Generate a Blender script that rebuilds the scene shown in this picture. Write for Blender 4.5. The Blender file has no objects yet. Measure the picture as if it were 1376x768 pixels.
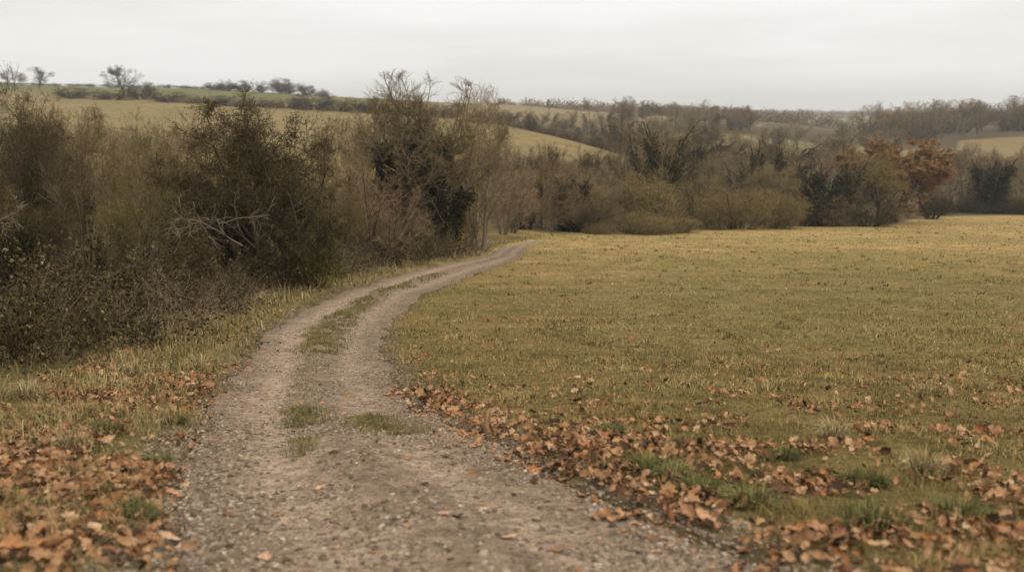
import bpy, math, time
import numpy as np
from mathutils import Vector, Matrix, Euler
T0 = time.time()
R = math.radians
SC = bpy.context.scene
COL = SC.collection
rng = np.random.default_rng(11)

# ------------------------------------------------------------------ camera
F = 1338.0                      # focal length in photo pixels (1376 wide), 35 mm on 36 mm
PITCH = math.atan((384 - 150) / F)
CP, SP = math.cos(PITCH), math.sin(PITCH)

def zrow(py, Y):
    """height (eye = 0) of a point Y metres ahead that shows in photo row py"""
    t = (384 - np.asarray(py, float)) / F
    return Y * (-SP + CP * t) / (CP + SP * t)

def project(x, y, z):
    c = y * CP - z * SP
    u = y * SP + z * CP
    c = np.maximum(c, 1e-3)
    return 688 + F * x / c, 384 - F * u / c

# ------------------------------------------------------------------ noise
def _hash(ix, iy, seed):
    h = (ix.astype(np.int64) * 374761393 + iy.astype(np.int64) * 668265263 + seed * 1442695041) & 0x7fffffff
    h = ((h ^ (h >> 13)) * 1274126177) & 0x7fffffff
    return ((h ^ (h >> 16)) & 0xffff) / 65535.0

def vnoise(x, y, seed=0):
    x = np.asarray(x, float); y = np.asarray(y, float)
    ix = np.floor(x); iy = np.floor(y)
    fx = x - ix; fy = y - iy
    fx = fx * fx * (3 - 2 * fx); fy = fy * fy * (3 - 2 * fy)
    a = _hash(ix, iy, seed); b = _hash(ix + 1, iy, seed)
    c = _hash(ix, iy + 1, seed); d = _hash(ix + 1, iy + 1, seed)
    return (a * (1 - fx) + b * fx) * (1 - fy) + (c * (1 - fx) + d * fx) * fy

def fbm(x, y, seed=0, octv=4):
    s = 0; a = 0.5; t = 0
    for k in range(octv):
        s = s + a * vnoise(np.asarray(x) * 2 ** k, np.asarray(y) * 2 ** k, seed + k * 17); t += a; a *= 0.5
    return s / t

def sstep(a, b, x):
    t = np.clip((np.asarray(x, float) - a) / (b - a), 0, 1)
    return t * t * (3 - 2 * t)

# ------------------------------------------------------------------ terrain
NEAR = [(3.4, 768), (6.2, 600), (10, 520), (17, 450), (30, 388), (45, 352), (70, 325), (100, 305), (130, 290)]
COLS = {   # photo column : (distance ahead, photo row) beyond the near slope
    -500: [(70, 325), (100, 270), (150, 215), (200, 178), (300, 137), (400, 117), (470, 111), (600, 112), (4000, 118)],
    0:    [(70, 325), (100, 270), (150, 215), (200, 178), (300, 137), (400, 119), (470, 113), (600, 116), (4000, 140)],
    300:  [(70, 325), (100, 270), (150, 212), (200, 184), (270, 158), (330, 141), (400, 126), (470, 120), (600, 126), (4000, 146)],
    480:  [(70, 325), (100, 275), (150, 212), (200, 182), (270, 160), (330, 148), (400, 135), (470, 131), (600, 136), (4000, 148)],
    660:  [(70, 325), (100, 285), (140, 222), (190, 182), (230, 165), (270, 166), (330, 163), (400, 147), (470, 140), (600, 144), (4000, 149)],
    760:  [(75, 321), (100, 300), (140, 236), (185, 195), (215, 184), (250, 190), (330, 178), (400, 156), (470, 146), (600, 149), (4000, 149)],
    835:  [(70, 325), (100, 305), (140, 250), (175, 215), (195, 207), (230, 215), (330, 190), (400, 165), (470, 154), (600, 155), (4000, 149)],
    1000: [(70, 325), (100, 305), (130, 290), (200, 235), (300, 198), (450, 166), (600, 162), (900, 158), (1500, 154), (4000, 149)],
    1150: [(70, 325), (100, 305), (130, 290), (200, 245), (300, 210), (450, 185), (600, 175), (900, 165), (1500, 157), (4000, 149.5)],
    1376: [(70, 325), (100, 305), (130, 290), (150, 284), (200, 240), (260, 214), (330, 186), (450, 166), (600, 160), (1500, 155), (4000, 150)],
    1900: [(70, 325), (100, 305), (130, 290), (150, 284), (200, 240), (260, 214), (330, 180), (450, 160), (600, 155), (1500, 153), (4000, 150)],
}
LR = np.linspace(math.log(3.0), math.log(4000), 260)
AZ = np.linspace(-60, 60, 241)
def _table():
    cs = sorted(COLS)
    azc = [math.degrees(math.atan((c - 688) / F / CP)) for c in cs]
    prof = []
    for c in cs:
        pts = [(3.0, 805)] + [p for p in NEAR if p[0] < COLS[c][0][0] - 1] + COLS[c]
        y = np.array([p[0] for p in pts], float); z = zrow([p[1] for p in pts], y)
        prof.append(np.interp(LR, np.log(y), z))
    prof = np.array(prof)
    t = np.array([np.interp(AZ, azc, prof[:, j]) for j in range(len(LR))]).T     # (az, lr)
    def blur(a, n, ax):
        k = np.hanning(n + 2)[1:-1]; k /= k.sum()
        p = [(0, 0), (0, 0)]; p[ax] = (n // 2, n // 2)
        return np.apply_along_axis(lambda v: np.convolve(v, k, 'valid'), ax, np.pad(a, p, mode='edge'))
    n = 9
    edge = t.copy()
    t = blur(blur(t, 13, 0), n, 1)
    t[:, :10] = edge[:, :10]
    return t
TAB = _table()

def hbase(x, y):
    x = np.asarray(x, float); y = np.asarray(y, float)
    r = np.hypot(x, y)
    az = np.degrees(np.arctan2(x, np.where(np.abs(y) < 1e-6, 1e-6, y)))
    ca = np.cos(np.radians(np.minimum(np.abs(az), 50)))
    ye = np.maximum(r * ca, 0.01)
    fa = np.clip((az + 60) / 0.5, 0, len(AZ) - 1.001); ia = fa.astype(int); fa = fa - ia
    fl = np.clip((np.log(np.maximum(ye, 3.0)) - LR[0]) / (LR[1] - LR[0]), 0, len(LR) - 1.001); il = fl.astype(int); fl = fl - il
    z = (TAB[ia, il] * (1 - fa) + TAB[ia + 1, il] * fa) * (1 - fl) + (TAB[ia, il + 1] * (1 - fa) + TAB[ia + 1, il + 1] * fa) * fl
    zn = zrow(805, 3.0)
    near = zn + (3.0 - ye) * 0.10
    z = np.where(ye < 3.0, near, z)
    back = sstep(80, 150, np.abs(az))              # behind the camera the land just rises gently
    z = z * (1 - back) + back * (zn + 0.3 + 0.03 * np.minimum(r, 60))
    amp = sstep(30, 200, r)
    z = z + amp * 1.6 * (fbm(x / 60, y / 60, 3, 3) - 0.5)
    z = z + 0.16 * (fbm(x / 3.2, y / 3.2, 5, 3) - 0.5) * (1 - sstep(60, 200, r))
    return z

# track edges, read as (photo column, distance ahead)
LEFT = [(60, 2.0), (150, 3.0), (190, 3.6), (240, 6.2), (287, 9.4), (345, 17), (400, 23.5), (470, 30.5), (556, 40), (632, 49), (658, 54), (664, 60), (680, 66), (716, 72), (770, 80)]
RIGHT = [(1380, 2.0), (1165, 3.0), (1020, 3.7), (858, 4.5), (722, 5.7), (640, 6.8), (562, 9.4), (524, 13), (516, 17), (530, 21), (562, 27), (605, 33), (645, 39), (688, 46.5), (702, 53), (704, 60), (713, 66), (740, 72), (800, 80)]
def _edge(pts):
    ys = np.array([p[1] for p in pts], float)
    zs = np.interp(ys, [p[0] for p in NEAR], zrow([p[1] for p in NEAR], np.array([p[0] for p in NEAR], float)))
    xs = np.array([(p[0] - 688) / F * (Y * CP - z * SP) for p, Y, z in zip(pts, ys, zs)])
    yy = np.linspace(-4, 80, 2400)
    v = np.interp(yy, ys, xs)
    k = np.hanning(41); k /= k.sum()
    s = np.convolve(np.pad(v, 20, mode='edge'), k, 'valid')
    return yy, s
EY, EL = _edge(LEFT); _, ER = _edge(RIGHT)
def edges(y):
    y = np.asarray(y, float)
    g = np.minimum(1, np.maximum(y, 1) / 12) * 0.5 + 0.5
    l = np.interp(y, EY, EL) + g * (0.42 * (fbm(y * 1.1, y * 0 + 3.3, 21, 4) - 0.5))
    r = np.interp(y, EY, ER) + g * (0.42 * (fbm(y * 1.1, y * 0 + 9.7, 22, 4) - 0.5))
    return l, r
def track_u(x, y):
    l, r = edges(y)
    return (x - l) / (r - l), l, r
def on_track(x, y, margin=0.0):
    u, l, r = track_u(x, y)
    return (x > l - margin) & (x < r + margin) & (y < 71)

def hground(x, y):
    """turf surface: sunk under the track, slightly raised along its edges"""
    z = hbase(x, y)
    u, l, r = track_u(x, y)
    d = np.maximum(l - x, x - r)                     # >0 outside
    near = (np.asarray(y) < 71.5) & (np.asarray(y) > -4)
    z = z + np.where(near, np.where(d < 0, -0.10 * sstep(0.0, 0.12, -d), 0.05 * sstep(0, 0.25, d)), 0.05)
    z = z + 0.035 * (fbm(x * 1.7, y * 1.7, 8, 3) - 0.5) * (1 - sstep(20, 60, y)) * sstep(0, .2, d)
    return z
def htrack(x, y):
    u, l, r = track_u(x, y)
    z = hbase(x, y)
    prof = -0.028 * (np.exp(-((u - .27) / .12) ** 2) + np.exp(-((u - .74) / .12) ** 2)) + 0.02 * np.exp(-((u - .5) / .1) ** 2)
    edge = -0.05 * sstep(0.06, 0.0, np.minimum(u, 1 - u))
    nz = 0.018 * (fbm(x * 3, y * 3, 31, 4) - .5) + 0.008 * (fbm(x * 17, y * 17, 33, 3) - .5)
    return z + prof + edge + nz
def hsurf(x, y):
    return np.where(on_track(x, y), np.maximum(htrack(x, y), hground(x, y)), hground(x, y))

# ------------------------------------------------------------------ mesh building
class MB:
    def __init__(s): s.v = []; s.q = []; s.t = []; s.n = 0
    def add(s, v, q=None, t=None):
        v = np.asarray(v, np.float32).reshape(-1, 3)
        s.v.append(v)
        if q is not None and len(q): s.q.append(np.asarray(q, np.int64).reshape(-1, 4) + s.n)
        if t is not None and len(t): s.t.append(np.asarray(t, np.int64).reshape(-1, 3) + s.n)
        s.n += len(v)
    def mesh(s, name, mat, smooth=False):
        me = bpy.data.meshes.new(name)
        v = np.concatenate(s.v)
        q = np.concatenate(s.q) if s.q else np.zeros((0, 4), np.int64)
        t = np.concatenate(s.t) if s.t else np.zeros((0, 3), np.int64)
        me.vertices.add(len(v)); me.vertices.foreach_set('co', v.ravel())
        idx = np.concatenate([q.ravel(), t.ravel()]).astype(np.int32)
        me.loops.add(len(idx)); me.loops.foreach_set('vertex_index', idx)
        st = np.concatenate([np.arange(len(q)) * 4, len(q) * 4 + np.arange(len(t)) * 3]).astype(np.int32)
        me.polygons.add(len(st)); me.polygons.foreach_set('loop_start', st)
        me.update(calc_edges=True)
        if smooth: me.polygons.foreach_set('use_smooth', np.ones(len(st), bool))
        me.materials.append(mat)
        return me

def link(name, me, parent=None):
    o = bpy.data.objects.new(name, me); COL.objects.link(o)
    if parent: o.parent = parent
    return o
def tag(o, label=None, cat=None, group=None, kind=None):
    if label: o['label'] = label
    if cat: o['category'] = cat
    if group: o['group'] = group
    if kind: o['kind'] = kind
    return o

def norm(a): return a / np.maximum(np.linalg.norm(a, axis=-1, keepdims=True), 1e-9)
UP = np.array([0, 0, 1.0])

def poly(g, P, D, L, K, wob, trop):
    pts = [P]; d = norm(D)
    for k in range(K - 1):
        d = norm(d + wob * g.normal(size=d.shape) + trop * UP)
        pts.append(pts[-1] + d * (L / (K - 1))[:, None])
    return np.stack(pts, 1)

def spawn(g, pts, L, r0, r1, n, t0, t1, a0, a1, l0, l1, fall=0.4, rr=0.6, flat=0.0):
    N, K, _ = pts.shape
    i = np.repeat(np.arange(N), n)
    t = g.uniform(t0, t1, len(i)); f = t * (K - 1); k = np.minimum(f.astype(int), K - 2); w = (f - k)[:, None]
    P = pts[i, k] * (1 - w) + pts[i, k + 1] * w
    T = norm(pts[i, k + 1] - pts[i, k])
    q = g.normal(size=T.shape); q[:, 2] *= (1 - flat)
    q = norm(q - (q * T).sum(1, keepdims=True) * T)
    a = np.radians(g.uniform(a0, a1, len(i)))[:, None]
    D = T * np.cos(a) + q * np.sin(a)
    Lc = L[i] * g.uniform(l0, l1, len(i)) * (1 - fall * t)
    rad = (r0[i] * (1 - t) + r1[i] * t) * rr
    return P, D, Lc, rad

def reach(P, D, c, rad, seed=0, lump=.4):
    """distance along D to an uneven ellipsoid"""
    p = (P - c) / rad; d = D / rad
    a = (d * d).sum(1); b = 2 * (p * d).sum(1); cc = (p * p).sum(1) - 1
    s = (-b + np.sqrt(np.maximum(b * b - 4 * a * cc, 0))) / (2 * a)
    s = np.where(cc < 0, s, .15)
    e = norm((P + D * s[:, None] - c) / rad)
    n = vnoise(np.arctan2(e[:, 1], e[:, 0]) * 1.6 + seed * 3.1 + 20, e[:, 2] * 2.4 + seed + 9, seed + 3)
    return s * (1 - lump * .55 + lump * n)

def within(pts, c, rad, f=1.0):
    """which branches keep their tips inside the crown outline"""
    return ((((pts[:, -1] - c) / rad) ** 2).sum(1) < f)

def tubes(mb, pts, r0, r1, S):
    N, K, _ = pts.shape
    if N == 0: return
    T = norm(pts[:, -1] - pts[:, 0])
    ref = np.where(np.abs(T[:, 2:3]) < .9, UP, np.array([1.0, 0, 0]))
    A = norm(np.cross(T, ref)); B = np.cross(T, A)
    t = np.linspace(0, 1, K)[None, :, None, None]
    rad = r0[:, None, None, None] * (1 - t) + r1[:, None, None, None] * t
    an = np.arange(S) / S * 2 * math.pi
    off = A[:, None, None, :] * np.cos(an)[None, None, :, None] + B[:, None, None, :] * np.sin(an)[None, None, :, None]
    v = pts[:, :, None, :] + off * rad
    base = (np.arange(N) * K * S)[:, None, None] + (np.arange(K - 1) * S)[None, :, None]
    j = np.arange(S)[None, None, :]; j2 = (j + 1) % S
    q = np.stack([base + j, base + j2, base + S + j2, base + S + j], -1)
    mb.add(v, q)

def leaves(mb, g, P, size, wid=0.6, upbias=0.3, jit=0.0):
    n = len(P)
    if jit: P = P + g.normal(size=P.shape) * jit
    d = norm(g.normal(size=(n, 3)) + np.array([0, 0, -0.15])); nn = norm(g.normal(size=(n, 3)) + UP * upbias)
    s = norm(np.cross(d, nn)); nn = np.cross(s, d)
    L = (size * g.uniform(.55, 1.3, n))[:, None]
    a = P; b = P + d * L * .5 + s * L * wid * .5 + nn * L * .1
    c = P + d * L - nn * L * .08; e = P + d * L * .5 - s * L * wid * .5 + nn * L * .1
    i = np.arange(n)[:, None] * 4
    mb.add(np.stack([a, b, c, e], 1), i + np.arange(4)[None])

# ------------------------------------------------------------------ materials
def nodes(name, rough=0.85, spec=0.2):
    m = bpy.data.materials.new(name); m.use_nodes = True
    nt = m.node_tree; b = nt.nodes['Principled BSDF']
    b.inputs['Roughness'].default_value = rough
    b.inputs['Specular IOR Level'].default_value = spec * .3      # dull, weathered surfaces
    return m, nt, b
def ramp(nt, stops):
    r = nt.nodes.new('ShaderNodeValToRGB'); e = r.color_ramp.elements
    for k, (p, c) in enumerate(stops):
        x = e[k] if k < 2 else e.new(p)
        x.position = p; x.color = (*c, 1)
    return r
def math_n(nt, op, a, b):
    m = nt.nodes.new('ShaderNodeMath'); m.operation = op
    for i, v in enumerate((a, b)):
        if hasattr(v, 'is_linked') or hasattr(v, 'links'): nt.links.new(v, m.inputs[i])
        else: m.inputs[i].default_value = v
    return m.outputs[0]
def mixc(nt, f, a, b, mode='MIX'):
    m = nt.nodes.new('ShaderNodeMix'); m.data_type = 'RGBA'; m.blend_type = mode
    for i, v in ((0, f), (6, a), (7, b)):
        if hasattr(v, 'links'): nt.links.new(v, m.inputs[i])
        elif isinstance(v, tuple): m.inputs[i].default_value = (*v, 1)
        else: m.inputs[i].default_value = v
    return m.outputs[2]
def noise(nt, scale, detail=3, coord=None, rough=.55):
    n = nt.nodes.new('ShaderNodeTexNoise'); n.inputs['Scale'].default_value = scale; n.inputs['Detail'].default_value = detail
    n.inputs['Roughness'].default_value = rough
    if coord is not None: nt.links.new(coord, n.inputs['Vector'])
    return n.outputs['Fac']
def wpos(nt): return nt.nodes.new('ShaderNodeNewGeometry').outputs['Position']
def island_mat(name, stops, rough=.8, spec=.2, objmix=0.25, patch=0.0, pscale=1.0):
    """colour picked per twig / leaf / blade, shifted a little per object and per patch of ground"""
    m, nt, b = nodes(name, rough, spec)
    g = nt.nodes.new('ShaderNodeNewGeometry'); oi = nt.nodes.new('ShaderNodeObjectInfo')
    f = math_n(nt, 'MULTIPLY', g.outputs['Random Per Island'], 1 - objmix - patch)
    f = math_n(nt, 'ADD', f, math_n(nt, 'MULTIPLY', oi.outputs['Random'], objmix))
    if patch:
        n = noise(nt, pscale, 3, g.outputs['Position'])
        n = math_n(nt, 'MULTIPLY', math_n(nt, 'SUBTRACT', n, .25), 2.0)
        f = math_n(nt, 'ADD', f, math_n(nt, 'MULTIPLY', n, patch))
    r = ramp(nt, stops); nt.links.new(f, r.inputs[0]); nt.links.new(r.outputs[0], b.inputs['Base Color'])
    return m

M = {}
M['bark_dark'] = island_mat('bark_dark', [(0, (.028, .021, .013)), (1, (.075, .058, .037))], .9)
M['bark_grey'] = island_mat('bark_grey', [(0, (.10, .080, .052)), (1, (.24, .195, .13))], .9)
M['bark_limb'] = island_mat('bark_limb', [(0, (.08, .060, .036)), (.6, (.17, .132, .082)), (1, (.34, .275, .185))], .9)
M['bark_gnarled'] = island_mat('bark_gnarled', [(0, (.025, .019, .012)), (.5, (.075, .058, .036)), (.8, (.17, .135, .085)), (1, (.32, .26, .175))], .9)
M['bark_pale'] = island_mat('bark_pale', [(0, (.12, .095, .065)), (1, (.27, .22, .155))], .9)
M['twig_dark'] = island_mat('twig_dark', [(0, (.022, .016, .008)), (.55, (.058, .041, .020)), (.85, (.125, .092, .047)), (1, (.26, .20, .115))], .9)
M['twig_brown'] = island_mat('twig_brown', [(0, (.045, .030, .014)), (.5, (.145, .098, .044)), (.8, (.29, .205, .10)), (1, (.50, .38, .21))], .9)
M['twig_tan'] = island_mat('twig_tan', [(0, (.06, .042, .020)), (.5, (.20, .145, .070)), (.8, (.37, .275, .145)), (1, (.58, .45, .27))], .9)
M['twig_pink'] = island_mat('twig_pink', [(0, (.055, .034, .018)), (.5, (.20, .130, .070)), (.8, (.36, .25, .145)), (1, (.55, .41, .26))], .9)
M['twig_olive'] = island_mat('twig_olive', [(0, (.045, .034, .012)), (.5, (.15, .114, .040)), (.8, (.29, .22, .088)), (1, (.45, .35, .165))], .9)
M['leaf_ivy'] = island_mat('leaf_ivy', [(0, (.010, .010, .004)), (.6, (.028, .028, .011)), (1, (.085, .076, .034))], .75, .15)
M['leaf_yellowivy'] = island_mat('leaf_yellowivy', [(0, (.05, .050, .012)), (.6, (.16, .145, .036)), (1, (.30, .25, .065))], .7, .2)
M['leaf_yellow'] = island_mat('leaf_yellow', [(0, (.20, .13, .02)), (1, (.50, .36, .06))], .7)
M['leaf_haw'] = island_mat('leaf_haw', [(0, (.030, .025, .009)), (.6, (.085, .068, .024)), (1, (.20, .15, .06))], .7)
M['leaf_olive'] = island_mat('leaf_olive', [(0, (.085, .060, .022)), (.5, (.215, .155, .058)), (1, (.36, .265, .11))], .7)
M['leaf_orange'] = island_mat('leaf_orange', [(0, (.14, .078, .032)), (.5, (.32, .18, .072)), (1, (.45, .27, .12))], .7)
M['leaf_bramble'] = island_mat('leaf_bramble', [(0, (.010, .009, .004)), (.45, (.036, .030, .012)), (.75, (.092, .065, .024)), (.93, (.17, .128, .052)), (1, (.42, .34, .205))], .6, .3)
M['cane'] = island_mat('cane', [(0, (.040, .027, .014)), (.7, (.125, .082, .040)), (1, (.38, .28, .16))], .8)
M['cane_dry'] = island_mat('cane_dry', [(0, (.16, .10, .06)), (1, (.42, .31, .20))], .85)
M['grass_field'] = island_mat('grass_field', [(0, (.076, .052, .019)), (.3, (.168, .118, .041)), (.55, (.275, .194, .075)), (.8, (.40, .287, .124)), (1, (.55, .41, .20))], .75, .2, 0.0, .55, .9)
M['grass_worn'] = island_mat('grass_worn', [(0, (.05, .046, .016)), (.5, (.155, .128, .046)), (1, (.34, .265, .115))], .8, .2, 0.0, .4, 2.0)
M['grass_verge'] = island_mat('grass_verge', [(0, (.055, .05, .016)), (.3, (.145, .115, .042)), (.6, (.27, .205, .085)), (1, (.50, .39, .20))], .75, .2, 0.0, .45, 1.4)
M['grass_green'] = island_mat('grass_green', [(0, (.040, .044, .014)), (.5, (.105, .105, .034)), (.85, (.20, .18, .062)), (1, (.36, .29, .13))], .7, .2, .2)
M['grass_dry'] = island_mat('grass_dry', [(0, (.16, .12, .05)), (.6, (.34, .26, .13)), (1, (.52, .42, .25))], .8, .2, .2)
M['grass_dark'] = island_mat('grass_dark', [(0, (.035, .035, .012)), (.6, (.10, .085, .03)), (1, (.20, .15, .06))], .8, .2)

def leaf_mat(name, stops):
    m, nt, b = nodes(name, .65, .3)
    g = nt.nodes.new('ShaderNodeNewGeometry'); oi = nt.nodes.new('ShaderNodeObjectInfo')
    f = math_n(nt, 'FRACT', math_n(nt, 'ADD', g.outputs['Random Per Island'], math_n(nt, 'MULTIPLY', oi.outputs['Random'], 7.3)), 0)
    r = ramp(nt, stops); nt.links.new(f, r.inputs[0])
    n = noise(nt, 45, 4, g.outputs['Position'])
    dk = ramp(nt, [(.3, (.55, .45, .38)), (.62, (1, 1, 1))]); nt.links.new(n, dk.inputs[0])
    c = mixc(nt, .8, r.outputs[0], dk.outputs[0], 'MULTIPLY')
    nt.links.new(c, b.inputs['Base Color'])
    return m
M['fallen'] = leaf_mat('fallen_leaf', [(0, (.045, .026, .015)), (.12, (.085, .045, .024)), (.24, (.20, .10, .048)), (.34, (.38, .20, .105)), (.46, (.46, .285, .150)), (.58, (.36, .145, .05)), (.68, (.56, .385, .225)), (.78, (.26, .125, .055)), (.92, (.40, .235, .115)), (1, (.12, .065, .036))])
M['fallen_pale'] = leaf_mat('fallen_leaf_pale', [(0, (.40, .25, .15)), (.5, (.60, .42, .29)), (1, (.50, .28, .14))])

def stone_mat():
    m, nt, b = nodes('gravel_stone', .85, .25)
    g = nt.nodes.new('ShaderNodeNewGeometry'); oi = nt.nodes.new('ShaderNodeObjectInfo')
    f = math_n(nt, 'FRACT', math_n(nt, 'ADD', g.outputs['Random Per Island'], math_n(nt, 'MULTIPLY', oi.outputs['Random'], 5.7)), 0)
    r = ramp(nt, [(0, (.085, .060, .040)), (.4, (.205, .148, .100)), (.78, (.30, .228, .160)), (.96, (.40, .325, .24)), (1, (.56, .49, .39))])
    nt.links.new(f, r.inputs[0])
    n = noise(nt, 60, 4, g.outputs['Position'])
    c = mixc(nt, .35, r.outputs[0], mixc(nt, n, (.5, .45, .4), (1.0, 1, 1)), 'MULTIPLY')
    nt.links.new(c, b.inputs['Base Color'])
    return m
M['stone'] = stone_mat()

def ground_mat():
    m, nt, b = nodes('turf', .95, .1)
    p = wpos(nt)
    a = nt.nodes.new('ShaderNodeAttribute'); a.attribute_name = 'zone'
    n1 = noise(nt, .55, 5, p); n2 = noise(nt, 9, 4, p); n3 = noise(nt, .05, 4, p, .6); n4 = noise(nt, 2.6, 4, p)
    c = a.outputs['Color']
    r1 = ramp(nt, [(.34, (.66, .74, .62)), (.64, (1.22, 1.15, 1.15))]); nt.links.new(n1, r1.inputs[0])
    c = mixc(nt, .8, c, r1.outputs[0], 'MULTIPLY')
    r2 = ramp(nt, [(.33, (.50, .48, .42)), (.6, (1.15, 1.13, 1.1))]); nt.links.new(n2, r2.inputs[0])
    c = mixc(nt, .8, c, r2.outputs[0], 'MULTIPLY')
    r3 = ramp(nt, [(.36, (.82, .88, .80)), (.64, (1.12, 1.06, 1.02))]); nt.links.new(n3, r3.inputs[0])
    c = mixc(nt, .8, c, r3.outputs[0], 'MULTIPLY')
    r4 = ramp(nt, [(.36, (.62, .62, .55)), (.52, (1.05, 1.05, 1.05))]); nt.links.new(n4, r4.inputs[0])
    c = mixc(nt, .7, c, r4.outputs[0], 'MULTIPLY')
    nt.links.new(c, b.inputs['Base Color'])
    bp = nt.nodes.new('ShaderNodeBump'); bp.inputs['Strength'].default_value = .7; bp.inputs['Distance'].default_value = .05
    nt.links.new(n2, bp.inputs['Height']); nt.links.new(bp.outputs[0], b.inputs['Normal'])
    return m
M['ground'] = ground_mat()

def track_mat():
    m, nt, b = nodes('gravel_track', .93, .15)
    p = wpos(nt)
    a = nt.nodes.new('ShaderNodeAttribute'); a.attribute_name = 'rut'      # 1 in the wheel ruts
    n1 = noise(nt, 1.3, 5, p); n2 = noise(nt, 7, 5, p); n3 = noise(nt, 90, 3, p)
    c = mixc(nt, n1, (.165, .119, .080), (.295, .222, .155))
    c = mixc(nt, math_n(nt, 'MULTIPLY', a.outputs['Fac'], .8), c, (.395, .295, .208))
    r2 = ramp(nt, [(.35, (.55, .52, .5)), (.62, (1.12, 1.1, 1.08))]); nt.links.new(n2, r2.inputs[0])
    c = mixc(nt, .75, c, r2.outputs[0], 'MULTIPLY')
    v = nt.nodes.new('ShaderNodeTexVoronoi'); v.inputs['Scale'].default_value = 42; nt.links.new(p, v.inputs['Vector'])
    sp = nt.nodes.new('ShaderNodeSeparateColor'); nt.links.new(v.outputs['Color'], sp.inputs[0])
    rs = ramp(nt, [(0, (.50, .48, .46)), (.5, (.95, .95, .95)), (1, (1.4, 1.42, 1.42))]); nt.links.new(sp.outputs[0], rs.inputs[0])
    c = mixc(nt, .7, c, rs.outputs[0], 'MULTIPLY')
    r3 = ramp(nt, [(.35, (.7, .68, .66)), (.65, (1.15, 1.15, 1.15))]); nt.links.new(n3, r3.inputs[0])
    c = mixc(nt, .7, c, r3.outputs[0], 'MULTIPLY')
    nt.links.new(c, b.inputs['Base Color'])
    rd = ramp(nt, [(0, (1, 1, 1)), (.55, (0, 0, 0))]); nt.links.new(v.outputs['Distance'], rd.inputs[0])
    hsum = math_n(nt, 'ADD', math_n(nt, 'MULTIPLY', rd.outputs[0], .5), math_n(nt, 'ADD', math_n(nt, 'MULTIPLY', n2, 1.2), math_n(nt, 'MULTIPLY', n3, .4)))
    bp = nt.nodes.new('ShaderNodeBump'); bp.inputs['Strength'].default_value = .8; bp.inputs['Distance'].default_value = .02
    nt.links.new(hsum, bp.inputs['Height']); nt.links.new(bp.outputs[0], b.inputs['Normal'])
    return m
M['track'] = track_mat()

# ------------------------------------------------------------------ ground sheet
def field_colour(x, y):
    """turf colour by field: what is sown or growing there"""
    px, _ = project(x, y, hbase(x, y))
    r = np.hypot(x, y)
    c = np.empty(x.shape + (3,))
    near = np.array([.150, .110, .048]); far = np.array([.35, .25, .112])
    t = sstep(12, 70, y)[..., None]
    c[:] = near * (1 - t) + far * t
    g = sstep(.47, .6, fbm(x / 9, y / 22, 61, 3))[..., None] * (1 - sstep(60, 110, y))[..., None]
    c[:] = c * (1 - .45 * g) + np.array([.19, .16, .06]) * .45 * g
    def put(mask, col):
        mm = mask[..., None]
        c[:] = c * (1 - mm) + np.array(col) * mm
    u, l, rr = track_u(x, y)
    put(sstep(.55, .0, np.abs(x - rr)) * (1 - sstep(30, 60, y)) * .8, (.15, .11, .07))                  # scuffed soil along the edge
    put(sstep(0.0, 1.0, l - x) * (y < 75), (.15, .112, .055))                     # left verge
    put(sstep(.5, .0, np.abs(l - x)) * (1 - sstep(30, 60, y)) * .85, (.14, .105, .066))
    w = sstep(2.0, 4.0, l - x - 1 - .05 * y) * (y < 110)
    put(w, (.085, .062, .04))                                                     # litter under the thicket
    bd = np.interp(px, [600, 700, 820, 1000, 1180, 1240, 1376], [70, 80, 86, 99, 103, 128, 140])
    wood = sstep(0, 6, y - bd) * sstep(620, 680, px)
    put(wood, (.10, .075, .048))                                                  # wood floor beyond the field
    put(sstep(150, 170, y) * (px < 860), (.235, .178, .09))                       # golden hill field
    put((px > 640) * (px < 900) * sstep(np.interp(px, [660, 760, 835], [232, 218, 196]), np.interp(px, [660, 760, 835], [242, 228, 206]), y), (.13, .10, .065))
    put((px > 600) * (px < 870) * sstep(350, 380, y), (.25, .195, .115))            # pale stubble on the ridge
    put((px < 500) * sstep(345, 365, y), (.16, .155, .072))                        # green pasture on the ridge
    put((px > 860) * sstep(.45, .55, fbm(x / 70, y / 130, 77, 2)) * sstep(230, 320, y), (.23, .19, .10))
    put((px > 1285) * sstep(235, 250, y) * (1 - sstep(335, 345, y)), (.25, .18, .095))  # golden field on the right hill
    put((px > 1085) * (px < 1180) * sstep(700, 760, y) * (1 - sstep(1150, 1200, y)), (.20, .24, .10))
    return c

def build_ground():
    az = np.concatenate([np.linspace(-180, -46, 50)[:-1], np.linspace(-46, 46, 420), np.linspace(46, 180, 50)[1:]])
    rr = np.concatenate([[0.02], np.geomspace(.6, 4000, 620)])
    A, RR = np.meshgrid(np.radians(az), rr, indexing='ij')
    x = RR * np.sin(A); y = RR * np.cos(A)
    z = hground(x, y)
    na, nr = x.shape
    i = (np.arange(na - 1)[:, None] * nr + np.arange(nr - 1)[None, :])
    q = np.stack([i, i + 1, i + nr + 1, i + nr], -1).reshape(-1, 4)
    mb = MB(); mb.add(np.stack([x, y, z], -1), q)
    me = mb.mesh('ground', M['ground'], True)
    at = me.color_attributes.new('zone', 'FLOAT_COLOR', 'POINT')
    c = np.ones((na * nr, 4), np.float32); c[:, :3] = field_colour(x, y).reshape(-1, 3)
    at.data.foreach_set('color', c.ravel())
    tag(link('ground', me), kind='structure')

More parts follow.
